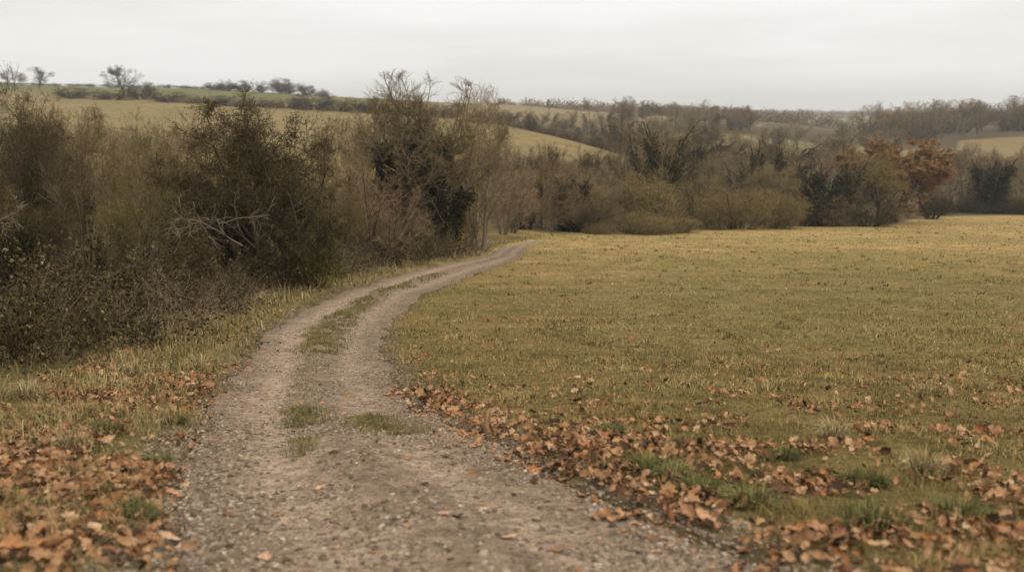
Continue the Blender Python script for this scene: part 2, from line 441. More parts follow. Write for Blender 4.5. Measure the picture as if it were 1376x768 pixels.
def build_track():
    ys = np.concatenate([np.linspace(-4, 2, 40)[:-1], np.geomspace(2, 71, 900)])
    us = np.linspace(-.015, 1.015, 64)
    l, r = edges(ys)
    x = l[:, None] + (r - l)[:, None] * us[None, :]; y = np.repeat(ys[:, None], len(us), 1)
    z = htrack(x, y)
    na, nr = x.shape
    i = (np.arange(na - 1)[:, None] * nr + np.arange(nr - 1)[None, :])
    q = np.stack([i, i + 1, i + nr + 1, i + nr], -1).reshape(-1, 4)
    mb = MB(); mb.add(np.stack([x, y, z], -1), q)
    me = mb.mesh('track', M['track'], True)
    at = me.attributes.new('rut', 'FLOAT', 'POINT')
    U = np.repeat(us[None, :], na, 0)
    wv = .05 * (fbm(y * .6, y * 0, 71, 2) - .5)
    rut = np.exp(-((U - .28 + wv) / .13) ** 2) + .75 * np.exp(-((U - .72 + wv) / .11) ** 2)
    at.data.foreach_set('value', np.clip(rut, 0, 1).astype(np.float32).ravel())
    tag(link('track', me), kind='structure')
build_ground(); build_track()
print('ground', round(time.time() - T0, 1))

# ------------------------------------------------------------------ plant library: dict part name -> mesh
def g_(s): return np.random.default_rng(s)

def lib_shrub(seed, h=4.0, w=4.5, stems=16, mat='twig_brown', bark='bark_dark', dens=1.0, thick=1.0, leaf=None, leaf_n=0, leaf_s=.07, spread=1.0, trop=.10):
    """bare many-stemmed shrub: dome of arching stems, boughs and twigs"""
    g = g_(seed); tr = MB(); cr = MB()
    a = g.uniform(0, 2 * math.pi, stems); el = np.radians(g.uniform(28, 88, stems))
    D = np.stack([np.cos(a) * np.cos(el) * spread, np.sin(a) * np.cos(el) * spread, np.sin(el)], 1)
    c0 = np.array([0, 0, 0.0]); rd = np.array([w / 2, w / 2, h])
    P = np.stack([np.cos(a), np.sin(a), 0 * a], 1) * (g.uniform(.02, .22, stems) * w / 2)[:, None]; P[:, 2] = -.15
    L = reach(P, D, c0, rd, seed) * g.uniform(.6, .98, stems)
    r = h * .011 * thick * g.uniform(.6, 1.3, stems)
    p0 = poly(g, P, D, L, 6, .13, trop * .5); tubes(tr, p0, r, r * .3, 5)
    n1 = max(4, int(8 * dens))
    P, D, L1, r1 = spawn(g, p0, L, r, r * .3, n1, .15, .98, 20, 60, .30, .6, .35, .6)
    L1 = np.minimum(np.maximum(L1, .3), reach(P, D, c0, rd, seed)); p1 = poly(g, P, D, L1, 4, .17, trop); tubes(tr, p1, r1, r1 * .4, 3)
    P, D, L2, r2 = spawn(g, p1, L1, r1, r1 * .4, max(5, int(8 * dens)), .15, 1, 20, 65, .35, .75, .3, .65)
    r2 = np.maximum(r2, .005 * thick)
    L2 = np.minimum(L2, reach(P, D, c0, rd, seed) + .08); p2 = poly(g, P, D, L2, 3, .2, trop); tubes(cr, p2, r2, r2 * .5, 3)
    P, D, L3, r3 = spawn(g, p2, L2, r2, r2 * .5, max(4, int(6 * dens)), .1, 1, 20, 70, .4, .9, .2, .7)
    r3 = np.maximum(r3, .0035 * thick)
    p3 = poly(g, P, D, np.minimum(L3, .45), 2, .2, trop); tubes(cr, p3, r3, r3 * .4, 3)
    out = {'trunk': tr.mesh('stems', M[bark]), 'crown': cr.mesh('twigs', M[mat])}
    if leaf:
        lf = MB(); k = g.integers(0, len(p3), leaf_n); t = g.uniform(0, 1, leaf_n)[:, None]
        leaves(lf, g, p3[k, 0] * (1 - t) + p3[k, 1] * t, leaf_s, .6, .3, .02)
        out['foliage'] = lf.mesh('leaves', M[leaf])
    z = np.concatenate([p2[:, -1, 2], p3[:, -1, 2]]); xy = np.hypot(p3[:, -1, 0], p3[:, -1, 1])
    return out, float(np.percentile(z, 98.5)), float(np.percentile(xy, 95) * 2)

def lib_tree(seed, h=8.0, w=7.0, stems=1, tl=.3, mat='twig_dark', bark='bark_dark', dens=1.0, thick=1.0, leaf=None, leaf_n=0, leaf_s=.1, angle=(22, 60), rad=.026, trop=.05, wob=.12, nl=(8, 7, 6, 5)):
    """standard tree: trunk(s), limbs, boughs, branchlets, twigs"""
    g = g_(seed); tr = MB(); cr = MB()
    a = g.uniform(0, 6.28) + np.arange(stems) * 2.4; lean = np.radians(g.uniform(3, 8, stems) if stems == 1 else g.uniform(6, 22, stems))
    D = np.stack([np.cos(a) * np.sin(lean), np.sin(a) * np.sin(lean), np.cos(lean)], 1)
    P = np.stack([np.cos(a), np.sin(a), 0 * a - 3], 1) * (.05 if stems == 1 else .12); P[:, 2] = -.3
    c0 = np.array([0, 0, h * (.42 + tl * .42)]); rd = np.array([w / 2, w / 2, h - c0[2]])
    L = h * g.uniform(.66, .82, stems); r = h * rad * (1 if stems == 1 else .62) * np.ones(stems)
    p0 = poly(g, P, D, L, 8, wob * .55, .02); tubes(tr, p0, r, r * .22, 8)
    fl = poly(g, P - np.array([0, 0, .02]), D, np.full(stems, .7), 3, 0.02, 0); tubes(tr, fl, r * 1.5, r * .9, 8)   # root flare
    P, D, L1, r1 = spawn(g, p0, L, r, r * .22, int(nl[0] * 2 / max(1, stems ** .5)), tl, 1, *angle, .45, .72, .35, .55)
    L1 = np.maximum(reach(P, D, c0, rd, seed), .12 * h) * g.uniform(.62, 1.0, len(L1))
    p1 = poly(g, P, D, L1, 6, wob, trop); tubes(tr, p1, r1, r1 * .3, 5)
    P, D, L2, r2 = spawn(g, p1, L1, r1, r1 * .3, int(nl[1] * dens), .2, 1, 22, 60, .35, .6, .3, .6)
    L2 = np.minimum(np.maximum(L2, .1 * h), reach(P, D, c0, rd, seed)); p2 = poly(g, P, D, L2, 4, wob * 1.2, trop); tubes(tr, p2, r2, r2 * .4, 4)
    P, D, L3, r3 = spawn(g, p2, L2, r2, r2 * .4, int(nl[2] * dens), .15, 1, 22, 65, .4, .75, .3, .65)
    r3 = np.maximum(r3, .006 * thick)
    L3 = np.minimum(np.maximum(L3, .06 * h), reach(P, D, c0, rd, seed) + .05); p3 = poly(g, P, D, L3, 3, wob * 1.5, trop); tubes(cr, p3, r3, r3 * .5, 3)
    P, D, L4, r4 = spawn(g, p3, L3, r3, r3 * .5, int(nl[3] * dens), .1, 1, 22, 70, .45, .95, .25, .7)
    r4 = np.maximum(r4, .004 * thick)
    p4 = poly(g, P, D, np.minimum(L4, .6), 2, .2, trop); tubes(cr, p4, r4, r4 * .4, 3)
    out = {'trunk': tr.mesh('trunk', M[bark]), 'crown': cr.mesh('twigs', M[mat])}
    if leaf:
        lf = MB(); k = g.integers(0, len(p4), leaf_n); t = g.uniform(0, 1, leaf_n)[:, None]
        leaves(lf, g, p4[k, 0] * (1 - t) + p4[k, 1] * t, leaf_s, .6, .3, .03)
        out['foliage'] = lf.mesh('leaves', M[leaf])
    z = p4[:, -1, 2]; xy = np.hypot(p4[:, -1, 0], p4[:, -1, 1])
    return out, float(np.percentile(z, 98.8)), float(np.percentile(xy, 95) * 2)

def ivy_cloud(g, lf, paths, rad, n, size, tub=1.0):
    """leaves hung round a set of stems (N,K,3)"""
    N, K, _ = paths.shape
    i = g.integers(0, N, n); t = g.uniform(0, 1, n); f = t * (K - 1); k = np.minimum(f.astype(int), K - 2); w = (f - k)[:, None]
    P = paths[i, k] * (1 - w) + paths[i, k + 1] * w
    lump = .35 + 1.25 * vnoise(i * 7.3 + t * 5, t * 3 + i, 5)
    o = norm(g.normal(size=P.shape)) * (rad * lump * (1 - .42 * t) * np.sqrt(g.uniform(.15, 1, n)))[:, None]
    leaves(lf, g, P + o, size, .8, .6)

def lib_ivytree(seed, h=7.0, w=3.5, spires=7, leaf='leaf_ivy', n=13000, twig='twig_brown', low=.1):
    """tree smothered in ivy: dark leafy spires, bare tips sticking out"""
    g = g_(seed); tr = MB(); cr = MB(); lf = MB()
    a = g.uniform(0, 6.28, spires); lean = np.radians(g.uniform(2, 30, spires))
    D = np.stack([np.cos(a) * np.sin(lean) * w / h * 1.8, np.sin(a) * np.sin(lean) * w / h * 1.8, np.cos(lean)], 1)
    P = np.zeros((spires, 3)); P[:, 2] = -.2; P[:, :2] = g.normal(size=(spires, 2)) * .12
    L = h * g.uniform(.6, 1.0, spires)
    r = np.full(spires, h * .02)
    p0 = poly(g, P, D, L, 7, .10, .04); tubes(tr, p0, r, r * .3, 5)
    ivy_cloud(g, lf, p0[:, :6], w * .22, n, h * .021)
    q = np.stack([p0[:, 0] + np.array([0, 0, h * low]), p0[:, 3]], 1)
    ivy_cloud(g, lf, q, w * .30, n // 2, h * .021)
    P, D, L1, r1 = spawn(g, p0, L, r, r * .3, 9, .3, 1, 20, 60, .2, .42, .3, .5)
    p1 = poly(g, P, D, L1, 4, .2, .08); tubes(cr, p1, np.maximum(r1, .008), np.maximum(r1 * .4, .005), 3)
    P, D, L2, r2 = spawn(g, p1, L1, r1, r1 * .4, 9, .1, 1, 20, 60, .3, .6, .3, .6)
    p2 = poly(g, P, D, L2, 2, .2, .08); tubes(cr, p2, np.maximum(r2, .006), np.maximum(r2 * .4, .004), 3)
    z = p2[:, -1, 2]
    return {'trunk': tr.mesh('trunk', M['bark_dark']), 'crown': cr.mesh('twigs', M[twig]), 'foliage': lf.mesh('ivy', M[leaf])}, float(np.percentile(z, 98)), w

def lib_bush(seed, h=3.0, w=4.0, leaf='leaf_olive', n=34000, size=.042, twig='twig_olive', lumps=9):
    """rounded bush that keeps small leaves: twigs inside, leaf clumps at the outside"""
    out, hh, ww = lib_shrub(seed, h, w, 18, twig, 'bark_dark', .75, 1.1)
    g = g_(seed + 1); lf = MB()
    c = g.normal(size=(lumps, 3)); c[:, 2] = np.abs(c[:, 2]); c = norm(c) * np.array([w * .27, w * .27, h * .42]) * g.uniform(.5, 1, (lumps, 1)); c[:, 2] += h * .18
    i = g.integers(0, lumps, n); d = norm(g.normal(size=(n, 3)))
    rr = (.6 + .7 * vnoise(d[:, 0] * 3 + i * 5, d[:, 2] * 3 + d[:, 1] * 2, 3)) * g.uniform(.2, 1, n) ** .45
    P = c[i] + d * rr[:, None] * np.array([w * .24, w * .24, h * .30])
    P = P[P[:, 2] > .05]
    leaves(lf, g, P, size, .6, .5)
    out['foliage'] = lf.mesh('leaves', M[leaf])
    return out, max(hh, float(np.percentile(P[:, 2], 99))), max(ww, float(np.percentile(np.hypot(P[:, 0], P[:, 1]), 98) * 2))

def lib_bramble(seed, h=1.3, w=2.6, canes=52, n=3600, dead=14):
    """bramble mound: arching thorny canes, small leaves, dry stalks"""
    g = g_(seed); cr = MB(); lf = MB()
    a = g.uniform(0, 6.28, canes); el = np.radians(g.uniform(35, 88, canes))
    D = np.stack([np.cos(a) * np.cos(el), np.sin(a) * np.cos(el), np.sin(el)], 1)
    P = np.stack([g.normal(size=canes) * w * .2, g.normal(size=canes) * w * .2, 0 * a - .05], 1)
    L = g.uniform(.7, 1.45, canes) * h * 1.2
    p0 = poly(g, P, D, L, 8, .12, -.16); p0[..., 2] = np.maximum(p0[..., 2], .03)
    r = g.uniform(.004, .007, canes); tubes(cr, p0, r, r * .5, 3)
    P, D, L1, r1 = spawn(g, p0, L, r, r * .5, 10, .2, 1, 25, 75, .15, .45, .3, .7)
    p1 = poly(g, P, D, L1, 3, .25, -.05); tubes(cr, p1, r1, r1 * .4, 3)
    k = g.integers(0, len(p1), n); t = g.uniform(0, 1, n)[:, None]
    leaves(lf, g, p1[k, 0] * (1 - t) + p1[k, 2] * t, .075, .7, 1.2, .04)
    P = np.stack([g.normal(size=dead) * w * .28, g.normal(size=dead) * w * .28, 0 * g.uniform(size=dead)], 1)
    D = norm(np.stack([g.normal(size=dead) * .5, g.normal(size=dead) * .5, np.ones(dead)], 1))
    p = poly(g, P, D, g.uniform(.6, 1.25, dead) * h, 5, .12, -.05); tubes(cr, p, np.full(dead, .006), np.full(dead, .003), 3)
    return {'undergrowth': cr.mesh('undergrowth', M['cane']), 'foliage': lf.mesh('bramble_leaves', M['leaf_bramble'])}, float(np.percentile(p0[..., 2], 98)), w

LIB = {}
LIB['shrub_a'] = lib_shrub(1, 4, 4.5, 16)
LIB['shrub_b'] = lib_shrub(2, 4, 4.0, 14, 'twig_tan', trop=.16)
LIB['shrub_c'] = lib_shrub(3, 4, 5.0, 18, 'twig_pink', trop=.04)
LIB['shrub_d'] = lib_shrub(4, 4, 4.5, 16, 'twig_dark', 'bark_dark', 1.05, leaf='leaf_haw', leaf_n=5000)
LIB['shrub_e'] = lib_shrub(5, 4, 4.5, 15, 'twig_olive', leaf='leaf_olive', leaf_n=2500)
LIB['tree_a'] = lib_tree(11, 8, 7, 1, .25, 'twig_brown', 'bark_grey', 1.0, 1.6)
LIB['tree_b'] = lib_tree(12, 8, 8, 1, .22, 'twig_dark', 'bark_dark', 1.0, 1.8)
LIB['tree_c'] = lib_tree(13, 8, 6, 2, .3, 'twig_tan', 'bark_grey', 1.0, 1.6, trop=.1)
LIB['tree_oak'] = lib_tree(14, 8, 9, 1, .28, 'twig_dark', 'bark_dark', 1.15, 2.2, angle=(30, 65), wob=.15)
LIB['thorn_a'] = lib_tree(51, 6, 6, 3, .10, 'twig_brown', 'bark_limb', 1.0, 1.2, angle=(25, 75), nl=(8, 7, 7, 4), wob=.17, rad=.023)
LIB['thorn_b'] = lib_tree(52, 6, 5.5, 4, .08, 'twig_tan', 'bark_limb', 1.0, 1.2, angle=(20, 65), nl=(8, 7, 7, 4), wob=.14, trop=.08, rad=.021)
LIB['thorn_c'] = lib_tree(53, 6, 6.5, 2, .10, 'twig_dark', 'bark_dark', 1.0, 1.2, 'leaf_haw', 7000, .055, angle=(25, 78), nl=(9, 8, 7, 5), wob=.19, rad=.018)
LIB['ivy_a'] = lib_ivytree(21, 7, 3.5, 7)
LIB['ivy_b'] = lib_ivytree(22, 7, 3.2, 5)
LIB['ivy_c'] = lib_ivytree(23, 7, 4.4, 10)
LIB['bush_a'] = lib_bush(31)
LIB['bush_b'] = lib_bush(32, 3, 4.4, n=36000, lumps=12)
LIB['ivybush'] = lib_bush(33, 3, 3.4, 'leaf_ivy', 15000, .09, 'twig_dark')
LIB['yellowbush'] = lib_bush(34, 3, 3.4, 'leaf_yellowivy', 16000, .06, 'twig_brown', 10)
LIB['yellowtree'] = lib_ivytree(35, 4, 1.3, 3, 'leaf_yellow', 1500)
LIB['orange'] = lib_tree(36, 8, 9, 2, .06, 'twig_brown', 'bark_dark', .9, 1.5, 'leaf_orange', 100000, .10, angle=(25, 76))
LIB['darktree'] = lib_tree(37, 8, 8.5, 1, .10, 'twig_olive', 'bark_dark', .9, 1.5, 'leaf_olive', 14000, .11, angle=(28, 62))
LIB['bramble_a'] = lib_bramble(41)
LIB['bramble_b'] = lib_bramble(42, 1.3, 3.0, 58, 4200, 24)
LIB['bramble_c'] = lib_bramble(43, 1.2, 2.6, 70, 2600, 60)
print('library', round(time.time() - T0, 1), {k: sum(len(m.polygons) for m in v[0].values()) for k, v in LIB.items()})

def ground_at(px, Y):
    z = -1.0; x = 0
    for _ in range(4):
        x = (px - 688) / F * (Y * CP - z * SP); z = float(hground(np.array([x]), np.array([float(Y)]))[0])
    return x, z

def plant(kind, name, label, cat, px, Y, top, wpx, group=None, rot=None, mats=None):
    """a thing of its own: an Empty at the foot, its parts as children"""
    parts, h0, w0 = LIB[kind]
    x, z = ground_at(px, Y)
    h = max(.3, float(zrow(top, Y)) - z); w = wpx * (Y * CP - z * SP) / F
    e = bpy.data.objects.new(name, None); COL.objects.link(e)
    e.empty_display_size = .3
    e.location = (x, Y, z - .02); e.rotation_euler = (0, 0, rng.uniform(0, 6.28) if rot is None else rot)
    e.scale = (w / w0, w / w0, h / h0)
    tag(e, label, cat, group)
    for pn, me in parts.items():
        o = link(pn, me, e)
        if mats and pn in mats:
            o.material_slots[0].link = 'OBJECT'; o.material_slots[0].material = M[mats[pn]]
    return e

# ------------------------------------------------------------------ the old hawthorn by the track (built for itself)
def hawthorn():
    g = g_(71); tr = MB(); cr = MB(); lf = MB()
    x, z = ground_at(347, 29.5)
    e = bpy.data.objects.new('hawthorn_tree', None); COL.objects.link(e); e.location = (x, 29.5, z)
    tag(e, 'gnarled dark hawthorn with a broad dense twiggy crown beside the track', 'tree')
    P = np.array([[0, 0, -.3], [-.15, .05, -.3], [.12, -.05, -.3], [-.08, -.1, -.3], [.02, .1, -.3]]); D = norm(np.array([[.06, 0, 1], [-.75, 0, 1], [.55, .2, 1.0], [-.32, -.3, 1], [.25, -.3, 1]]))
    L = np.array([3.6, 3.2, 3.0, 3.3, 3.2]); r = np.array([.17, .12, .11, .10, .10])
    p0 = poly(g, P, D, L, 8, .12, .02); tubes(tr, p0, r, r * .35, 8)
    P, D, L1, r1 = spawn(g, p0, L, r, r * .35, 10, .24, 1, 28, 85, .45, .80, .25, .55)
    c0 = np.array([-.05, 0, 3.0]); rd = np.array([3.1, 2.6, 2.9]); L1 = np.maximum(reach(P, D, c0, rd, 7, .35), .4) * g.uniform(.6, 1, len(L1))
    p1 = poly(g, P, D, L1, 7, .22, .02); tubes(tr, p1, r1, r1 * .3, 5)
    P, D, L2, r2 = spawn(g, p1, L1, r1, r1 * .3, 9, .2, 1, 25, 75, .3, .6, .3, .55)
    L2 = np.minimum(np.maximum(L2, .6), reach(P, D, c0, rd, 7, .35)); p2 = poly(g, P, D, L2, 5, .24, -.01); k = within(p2, c0, rd); p2, r2, L2 = p2[k], r2[k], L2[k]; tubes(tr, p2, np.maximum(r2, .010), np.maximum(r2 * .4, .006), 4)
    P, D, L3, r3 = spawn(g, p2, L2, r2, r2 * .4, 9, .12, 1, 25, 75, .35, .7, .3, .6)
    L3 = np.minimum(L3, reach(P, D, c0, rd, 7, .35) + .1); p3 = poly(g, P, D, L3, 4, .26, -.02); k = within(p3, c0, rd, 1.08); p3, r3, L3 = p3[k], r3[k], L3[k]; tubes(cr, p3, np.maximum(r3, .006), np.maximum(r3 * .4, .004), 3)
    P, D, L4, r4 = spawn(g, p3, L3, r3, r3 * .4, 7, .1, 1, 25, 80, .4, .9, .3, .6)
    p4 = poly(g, P, D, np.minimum(L4, .4), 2, .2, 0); tubes(cr, p4, np.maximum(r4, .004), np.maximum(r4 * .4, .003), 3)
    n = 44000; k = g.integers(0, len(p4), n); t = g.uniform(0, 1, n)[:, None]
    leaves(lf, g, p4[k, 0] * (1 - t) + p4[k, 1] * t, .048, .7, .4, .02)
    zt = float(c0[2] + rd[2]); wx = float(rd[0])
    e.scale = (3.05 / wx, 3.05 / wx, (float(zrow(116, 29.5)) - z) / zt)
    link('trunk', tr.mesh('trunk', M['bark_gnarled']), e); link('crown', cr.mesh('twigs', M['twig_dark']), e)
    link('foliage', lf.mesh('leaves', M['leaf_haw']), e)
hawthorn()

def ash():
    """tall bare tree with fanned upright limbs and an ivy-clad foot"""
    g = g_(366); tr = MB(); cr = MB(); iv = MB()
    x, z = ground_at(566, 52)
    e = bpy.data.objects.new('bare_tree', None); COL.objects.link(e); e.location = (x, 52, z)
    tag(e, 'tallest bare tree near the track, fanned pale limbs rising from an ivy-clad foot', 'tree')
    P = np.array([[0, 0, -.3], [-.2, 0, -.3], [.25, .1, -.3], [.05, .2, -.3], [-.1, -.15, -.3], [.2, -.1, -.3]]); 
    D = norm(np.array([[.04, 0, 1], [-.55, .05, 1], [.50, .1, 1], [-.16, .25, 1], [-.32, -.25, 1], [.26, -.25, 1]]))
    L = np.array([7.0, 6.1, 6.0, 6.7, 6.2, 6.4]); r = np.array([.20, .16, .16, .17, .14, .15])
    p0 = poly(g, P, D, L, 10, .10, .05); tubes(tr, p0, r, r * .3, 7)
    P, D, L1, r1 = spawn(g, p0, L, r, r * .3, 9, .36, 1, 18, 62, .28, .52, .3, .6)
    c0 = np.array([0, 0, 5.7]); rd = np.array([3.9, 3.3, 3.9]); L1 = np.maximum(reach(P, D, c0, rd, 5, .22), .3) * g.uniform(.6, 1, len(L1))
    p1 = poly(g, P, D, L1, 7, .18, .05); tubes(tr, p1, r1, r1 * .35, 5)
    P, D, L2, r2 = spawn(g, p1, L1, r1, r1 * .35, 10, .2, 1, 18, 52, .3, .55, .3, .65)
    L2 = np.minimum(np.maximum(L2, .7), reach(P, D, c0, rd, 5, .22)); p2 = poly(g, P, D, L2, 5, .18, .05); k = within(p2, c0, rd); p2, r2, L2 = p2[k], r2[k], L2[k]; tubes(tr, p2, np.maximum(r2, .015), np.maximum(r2 * .4, .008), 4)
    P, D, L3, r3 = spawn(g, p2, L2, r2, r2 * .4, 7, .1, 1, 20, 55, .35, .7, .3, .6)
    L3 = np.minimum(np.maximum(L3, .35), reach(P, D, c0, rd, 5, .22) + .1); p3 = poly(g, P, D, L3, 3, .16, .10); k = within(p3, c0, rd, 1.04); p3, r3, L3 = p3[k], r3[k], L3[k]; tubes(cr, p3, np.maximum(r3, .009), np.maximum(r3 * .4, .005), 3)
    P, D, L4, r4 = spawn(g, p3, L3, r3, r3 * .4, 3, .1, 1, 20, 55, .4, .8, .3, .6)
    p4 = poly(g, P, D, L4, 2, .16, .10); k = within(p4, c0, rd, 1.12); p4, r4 = p4[k], r4[k]; tubes(cr, p4, np.maximum(r4, .006), np.maximum(r4 * .4, .004), 3)
    ivy_cloud(g, iv, p0[:, :7], .85, 20000, .13)
    ivy_cloud(g, iv, p0[[0, 3, 4, 5]], .95, 17000, .13)
    ivy_cloud(g, iv, p0[:1, :7] * np.array([1, 1, .95]) + np.array([.1, -.2, .1]), .9, 7000, .13)
    zt = float(c0[2] + rd[2]); wx = float(rd[0]) * .97; print('ash', p3[:, -1, 2].max(), len(p4))
    e.scale = (4.5 / wx, 3.8 / wx, (float(zrow(91, 52)) - z) / zt)
    link('trunk', tr.mesh('trunk', M['bark_grey']), e); link('crown', cr.mesh('twigs', M['twig_tan']), e)
    link('ivy', iv.mesh('ivy', M['leaf_ivy']), e)
ash()

# ------------------------------------------------------------------ plants one by one
TW = lambda m: {'crown': m}
SHRUBS = [  # kind, label, px, Y, top row, width px, twig material
    # far-left thicket
    ('thorn_c', 'dark twiggy shrub at the left edge, its top just under the skyline', 22, 42, 110, 170, 'twig_dark'),
    ('thorn_a', 'brown bare shrub leaning out of the left edge of the picture', -70, 36, 132, 190, 'twig_dark'),
    ('thorn_b', 'tall brown bare shrub second from the left in the thicket', 100, 45, 134, 150, 'twig_brown'),
    ('thorn_a', 'brown domed shrub in the middle of the left thicket', 150, 40, 170, 150, 'twig_brown'),
    ('thorn_c', 'dark shrub rising behind the left ivy bush', 62, 35, 178, 150, 'twig_dark'),
    ('thorn_b', 'upright tan stems between the thicket and the hawthorn', 195, 44, 160, 120, 'twig_tan'),
    ('thorn_c', 'olive twigged shrub touching the left side of the hawthorn crown', 205, 37, 178, 110, 'twig_olive'),
    ('shrub_c', 'low russet shrub at the left edge above the brambles', -10, 25, 245, 170, 'twig_brown'),
    ('thorn_a', 'low brown shrub above the brambles, right of the left ivy', 120, 29, 228, 150, 'twig_brown'),
    ('thorn_c', 'low olive shrub above the brambles, left of the hawthorn', 195, 28, 242, 130, 'twig_olive'),
    ('shrub_d', 'dark tangled shrub under the left half of the hawthorn', 262, 27, 280, 130, 'twig_dark'),
    ('shrub_d', 'dark tangled shrub under the right half of the hawthorn', 372, 31.5, 322, 70, 'twig_dark'),
    # between hawthorn and the tall bare tree
    ('thorn_b', 'tan bare shrub showing behind the hawthorn top', 280, 48, 160, 150, 'twig_brown'),
    ('thorn_a', 'tall tan shrub directly right of the hawthorn crown', 440, 48, 158, 130, 'twig_tan'),
    ('thorn_b', 'broad brown shrub behind the pinkish one, left of the tall bare tree', 478, 54, 152, 160, 'twig_brown'),
    ('shrub_c', 'pinkish fine-twigged shrub in front of the tall bare tree', 502, 43, 218, 150, 'twig_pink'),
    ('thorn_a', 'tan shrub behind the limbs of the tall bare tree', 548, 62, 196, 150, 'twig_tan'),
    ('shrub_a', 'low brown shrub tucked at the left foot of the tall bare tree', 540, 46, 262, 90, 'twig_brown'),
    ('thorn_c', 'olive shrub between the ivy bush and the pinkish shrub', 455, 41, 246, 90, 'twig_olive'),
    ('thorn_a', 'brown shrub at the back of the thicket, between the lone skyline tree and the hawthorn', 175, 54, 172, 190, 'twig_brown'),
    ('thorn_b', 'tan shrub at the back of the thicket below the isolated hill bush', 118, 58, 160, 170, 'twig_tan'),
    ('thorn_c', 'dark shrub at the very back of the thicket beside the left edge', -20, 52, 128, 210, 'twig_dark'),
    ('thorn_a', 'brown shrub filling the gap left of the hawthorn', 232, 52, 176, 170, 'twig_tan'),
    ('thorn_c', 'olive shrub filling the gap right of the hawthorn', 400, 40, 205, 130, 'twig_olive'),
    ('thorn_a', 'brown shrub in front of the broad one, left of the tall bare tree', 462, 47, 200, 120, 'twig_brown'),
    ('thorn_b', 'brown shrub close behind the foot of the tall bare tree', 600, 58, 205, 120, 'twig_brown'),
    ('thorn_c', 'dark shrub low on the left between the two ivy bushes', 48, 28, 250, 140, 'twig_dark'),
    # past the tall bare tree
    ('thorn_b', 'tan shrub right of the tall bare tree, beside the bend of the track', 640, 62, 176, 120, 'twig_tan'),
    ('shrub_a', 'brown shrub at the bend of the track', 622, 55, 268, 55, 'twig_brown'),
    ('thorn_a', 'pinkish tan shrub above the far end of the track', 676, 76, 190, 110, 'twig_pink'),
    ('thorn_a', 'brown shrub behind the far end of the track', 726, 88, 210, 100, 'twig_brown'),
    ('thorn_a', 'brown shrub overlapping the left side of the squat ivy tree', 738, 83, 226, 96, 'twig_brown'),
    ('thorn_b', 'brown shrub in front of the narrow ivy tree at the end of the track', 690, 79, 236, 70, 'twig_brown'),
    ('thorn_c', 'dark brown shrub overlapping the right side of the squat ivy tree', 790, 84, 256, 84, 'twig_brown'),
    ('thorn_b', 'pale brown shrub between the two dark ivy trees', 800, 90, 242, 100, 'twig_tan'),
    ('shrub_c', 'brown scrub right of the second dark ivy tree', 830, 92, 240, 70, 'twig_brown'),
    ('shrub_d', 'dark shrub on the hedge line below the golden hill, left of its lookalike', 735, 102, 196, 60, 'twig_dark'),
    ('shrub_d', 'dark shrub on the hedge line below the golden hill, right of its lookalike', 795, 106, 206, 65, 'twig_dark'),
    ('shrub_e', 'olive shrub between the two rounded bushes at the field edge', 932, 100, 236, 90, 'twig_olive'),
    ('shrub_a', 'brown shrub under the spired ivy tree at the field edge', 1120, 106, 262, 90, 'twig_brown'),
    ('shrub_d', 'dark low shrub left of the orange tree foot', 1168, 105, 262, 90, 'twig_dark'),
    ('shrub_d', 'dark low shrub at the right foot of the orange tree', 1252, 126, 250, 70, 'twig_dark'),
    ('shrub_e', 'olive shrub at the far right edge of the field', 1372, 152, 238, 70, 'twig_olive'),
    ('shrub_b', 'tan bare shrub right of the orange tree', 1290, 150, 226, 80, 'twig_tan'),
]
for k, lab, px, Y, top, w, tm in SHRUBS:
    plant(k, 'bare_shrub', lab, 'shrub', px, Y, top, w, 'bare shrubs of the thicket and hedge line', mats=TW(tm))

for k, lab, px, Y, top, w, mats in [
    ('tree_c', 'slender bare tree leaning right behind the tall bare tree', 648, 58, 116, 100, TW('twig_tan')),
    ('tree_a', 'brown spreading bare tree between the ivy spires and the orange tree', 1148, 112, 204, 110, TW('twig_brown')),
    ('tree_a', 'crooked bare tree rising from the left thicket', 92, 33, 205, 80, TW('twig_dark')),
    ('darktree', 'olive brown tree standing just left of the orange tree', 1178, 109, 214, 90, None),
    ('orange', 'round tree with orange brown leaves at the far field edge', 1203, 118, 190, 170, None),
    ]:
    plant(k, 'autumn_tree' if k == 'orange' else 'bare_tree', lab, 'tree', px, Y, top, w, mats=mats)

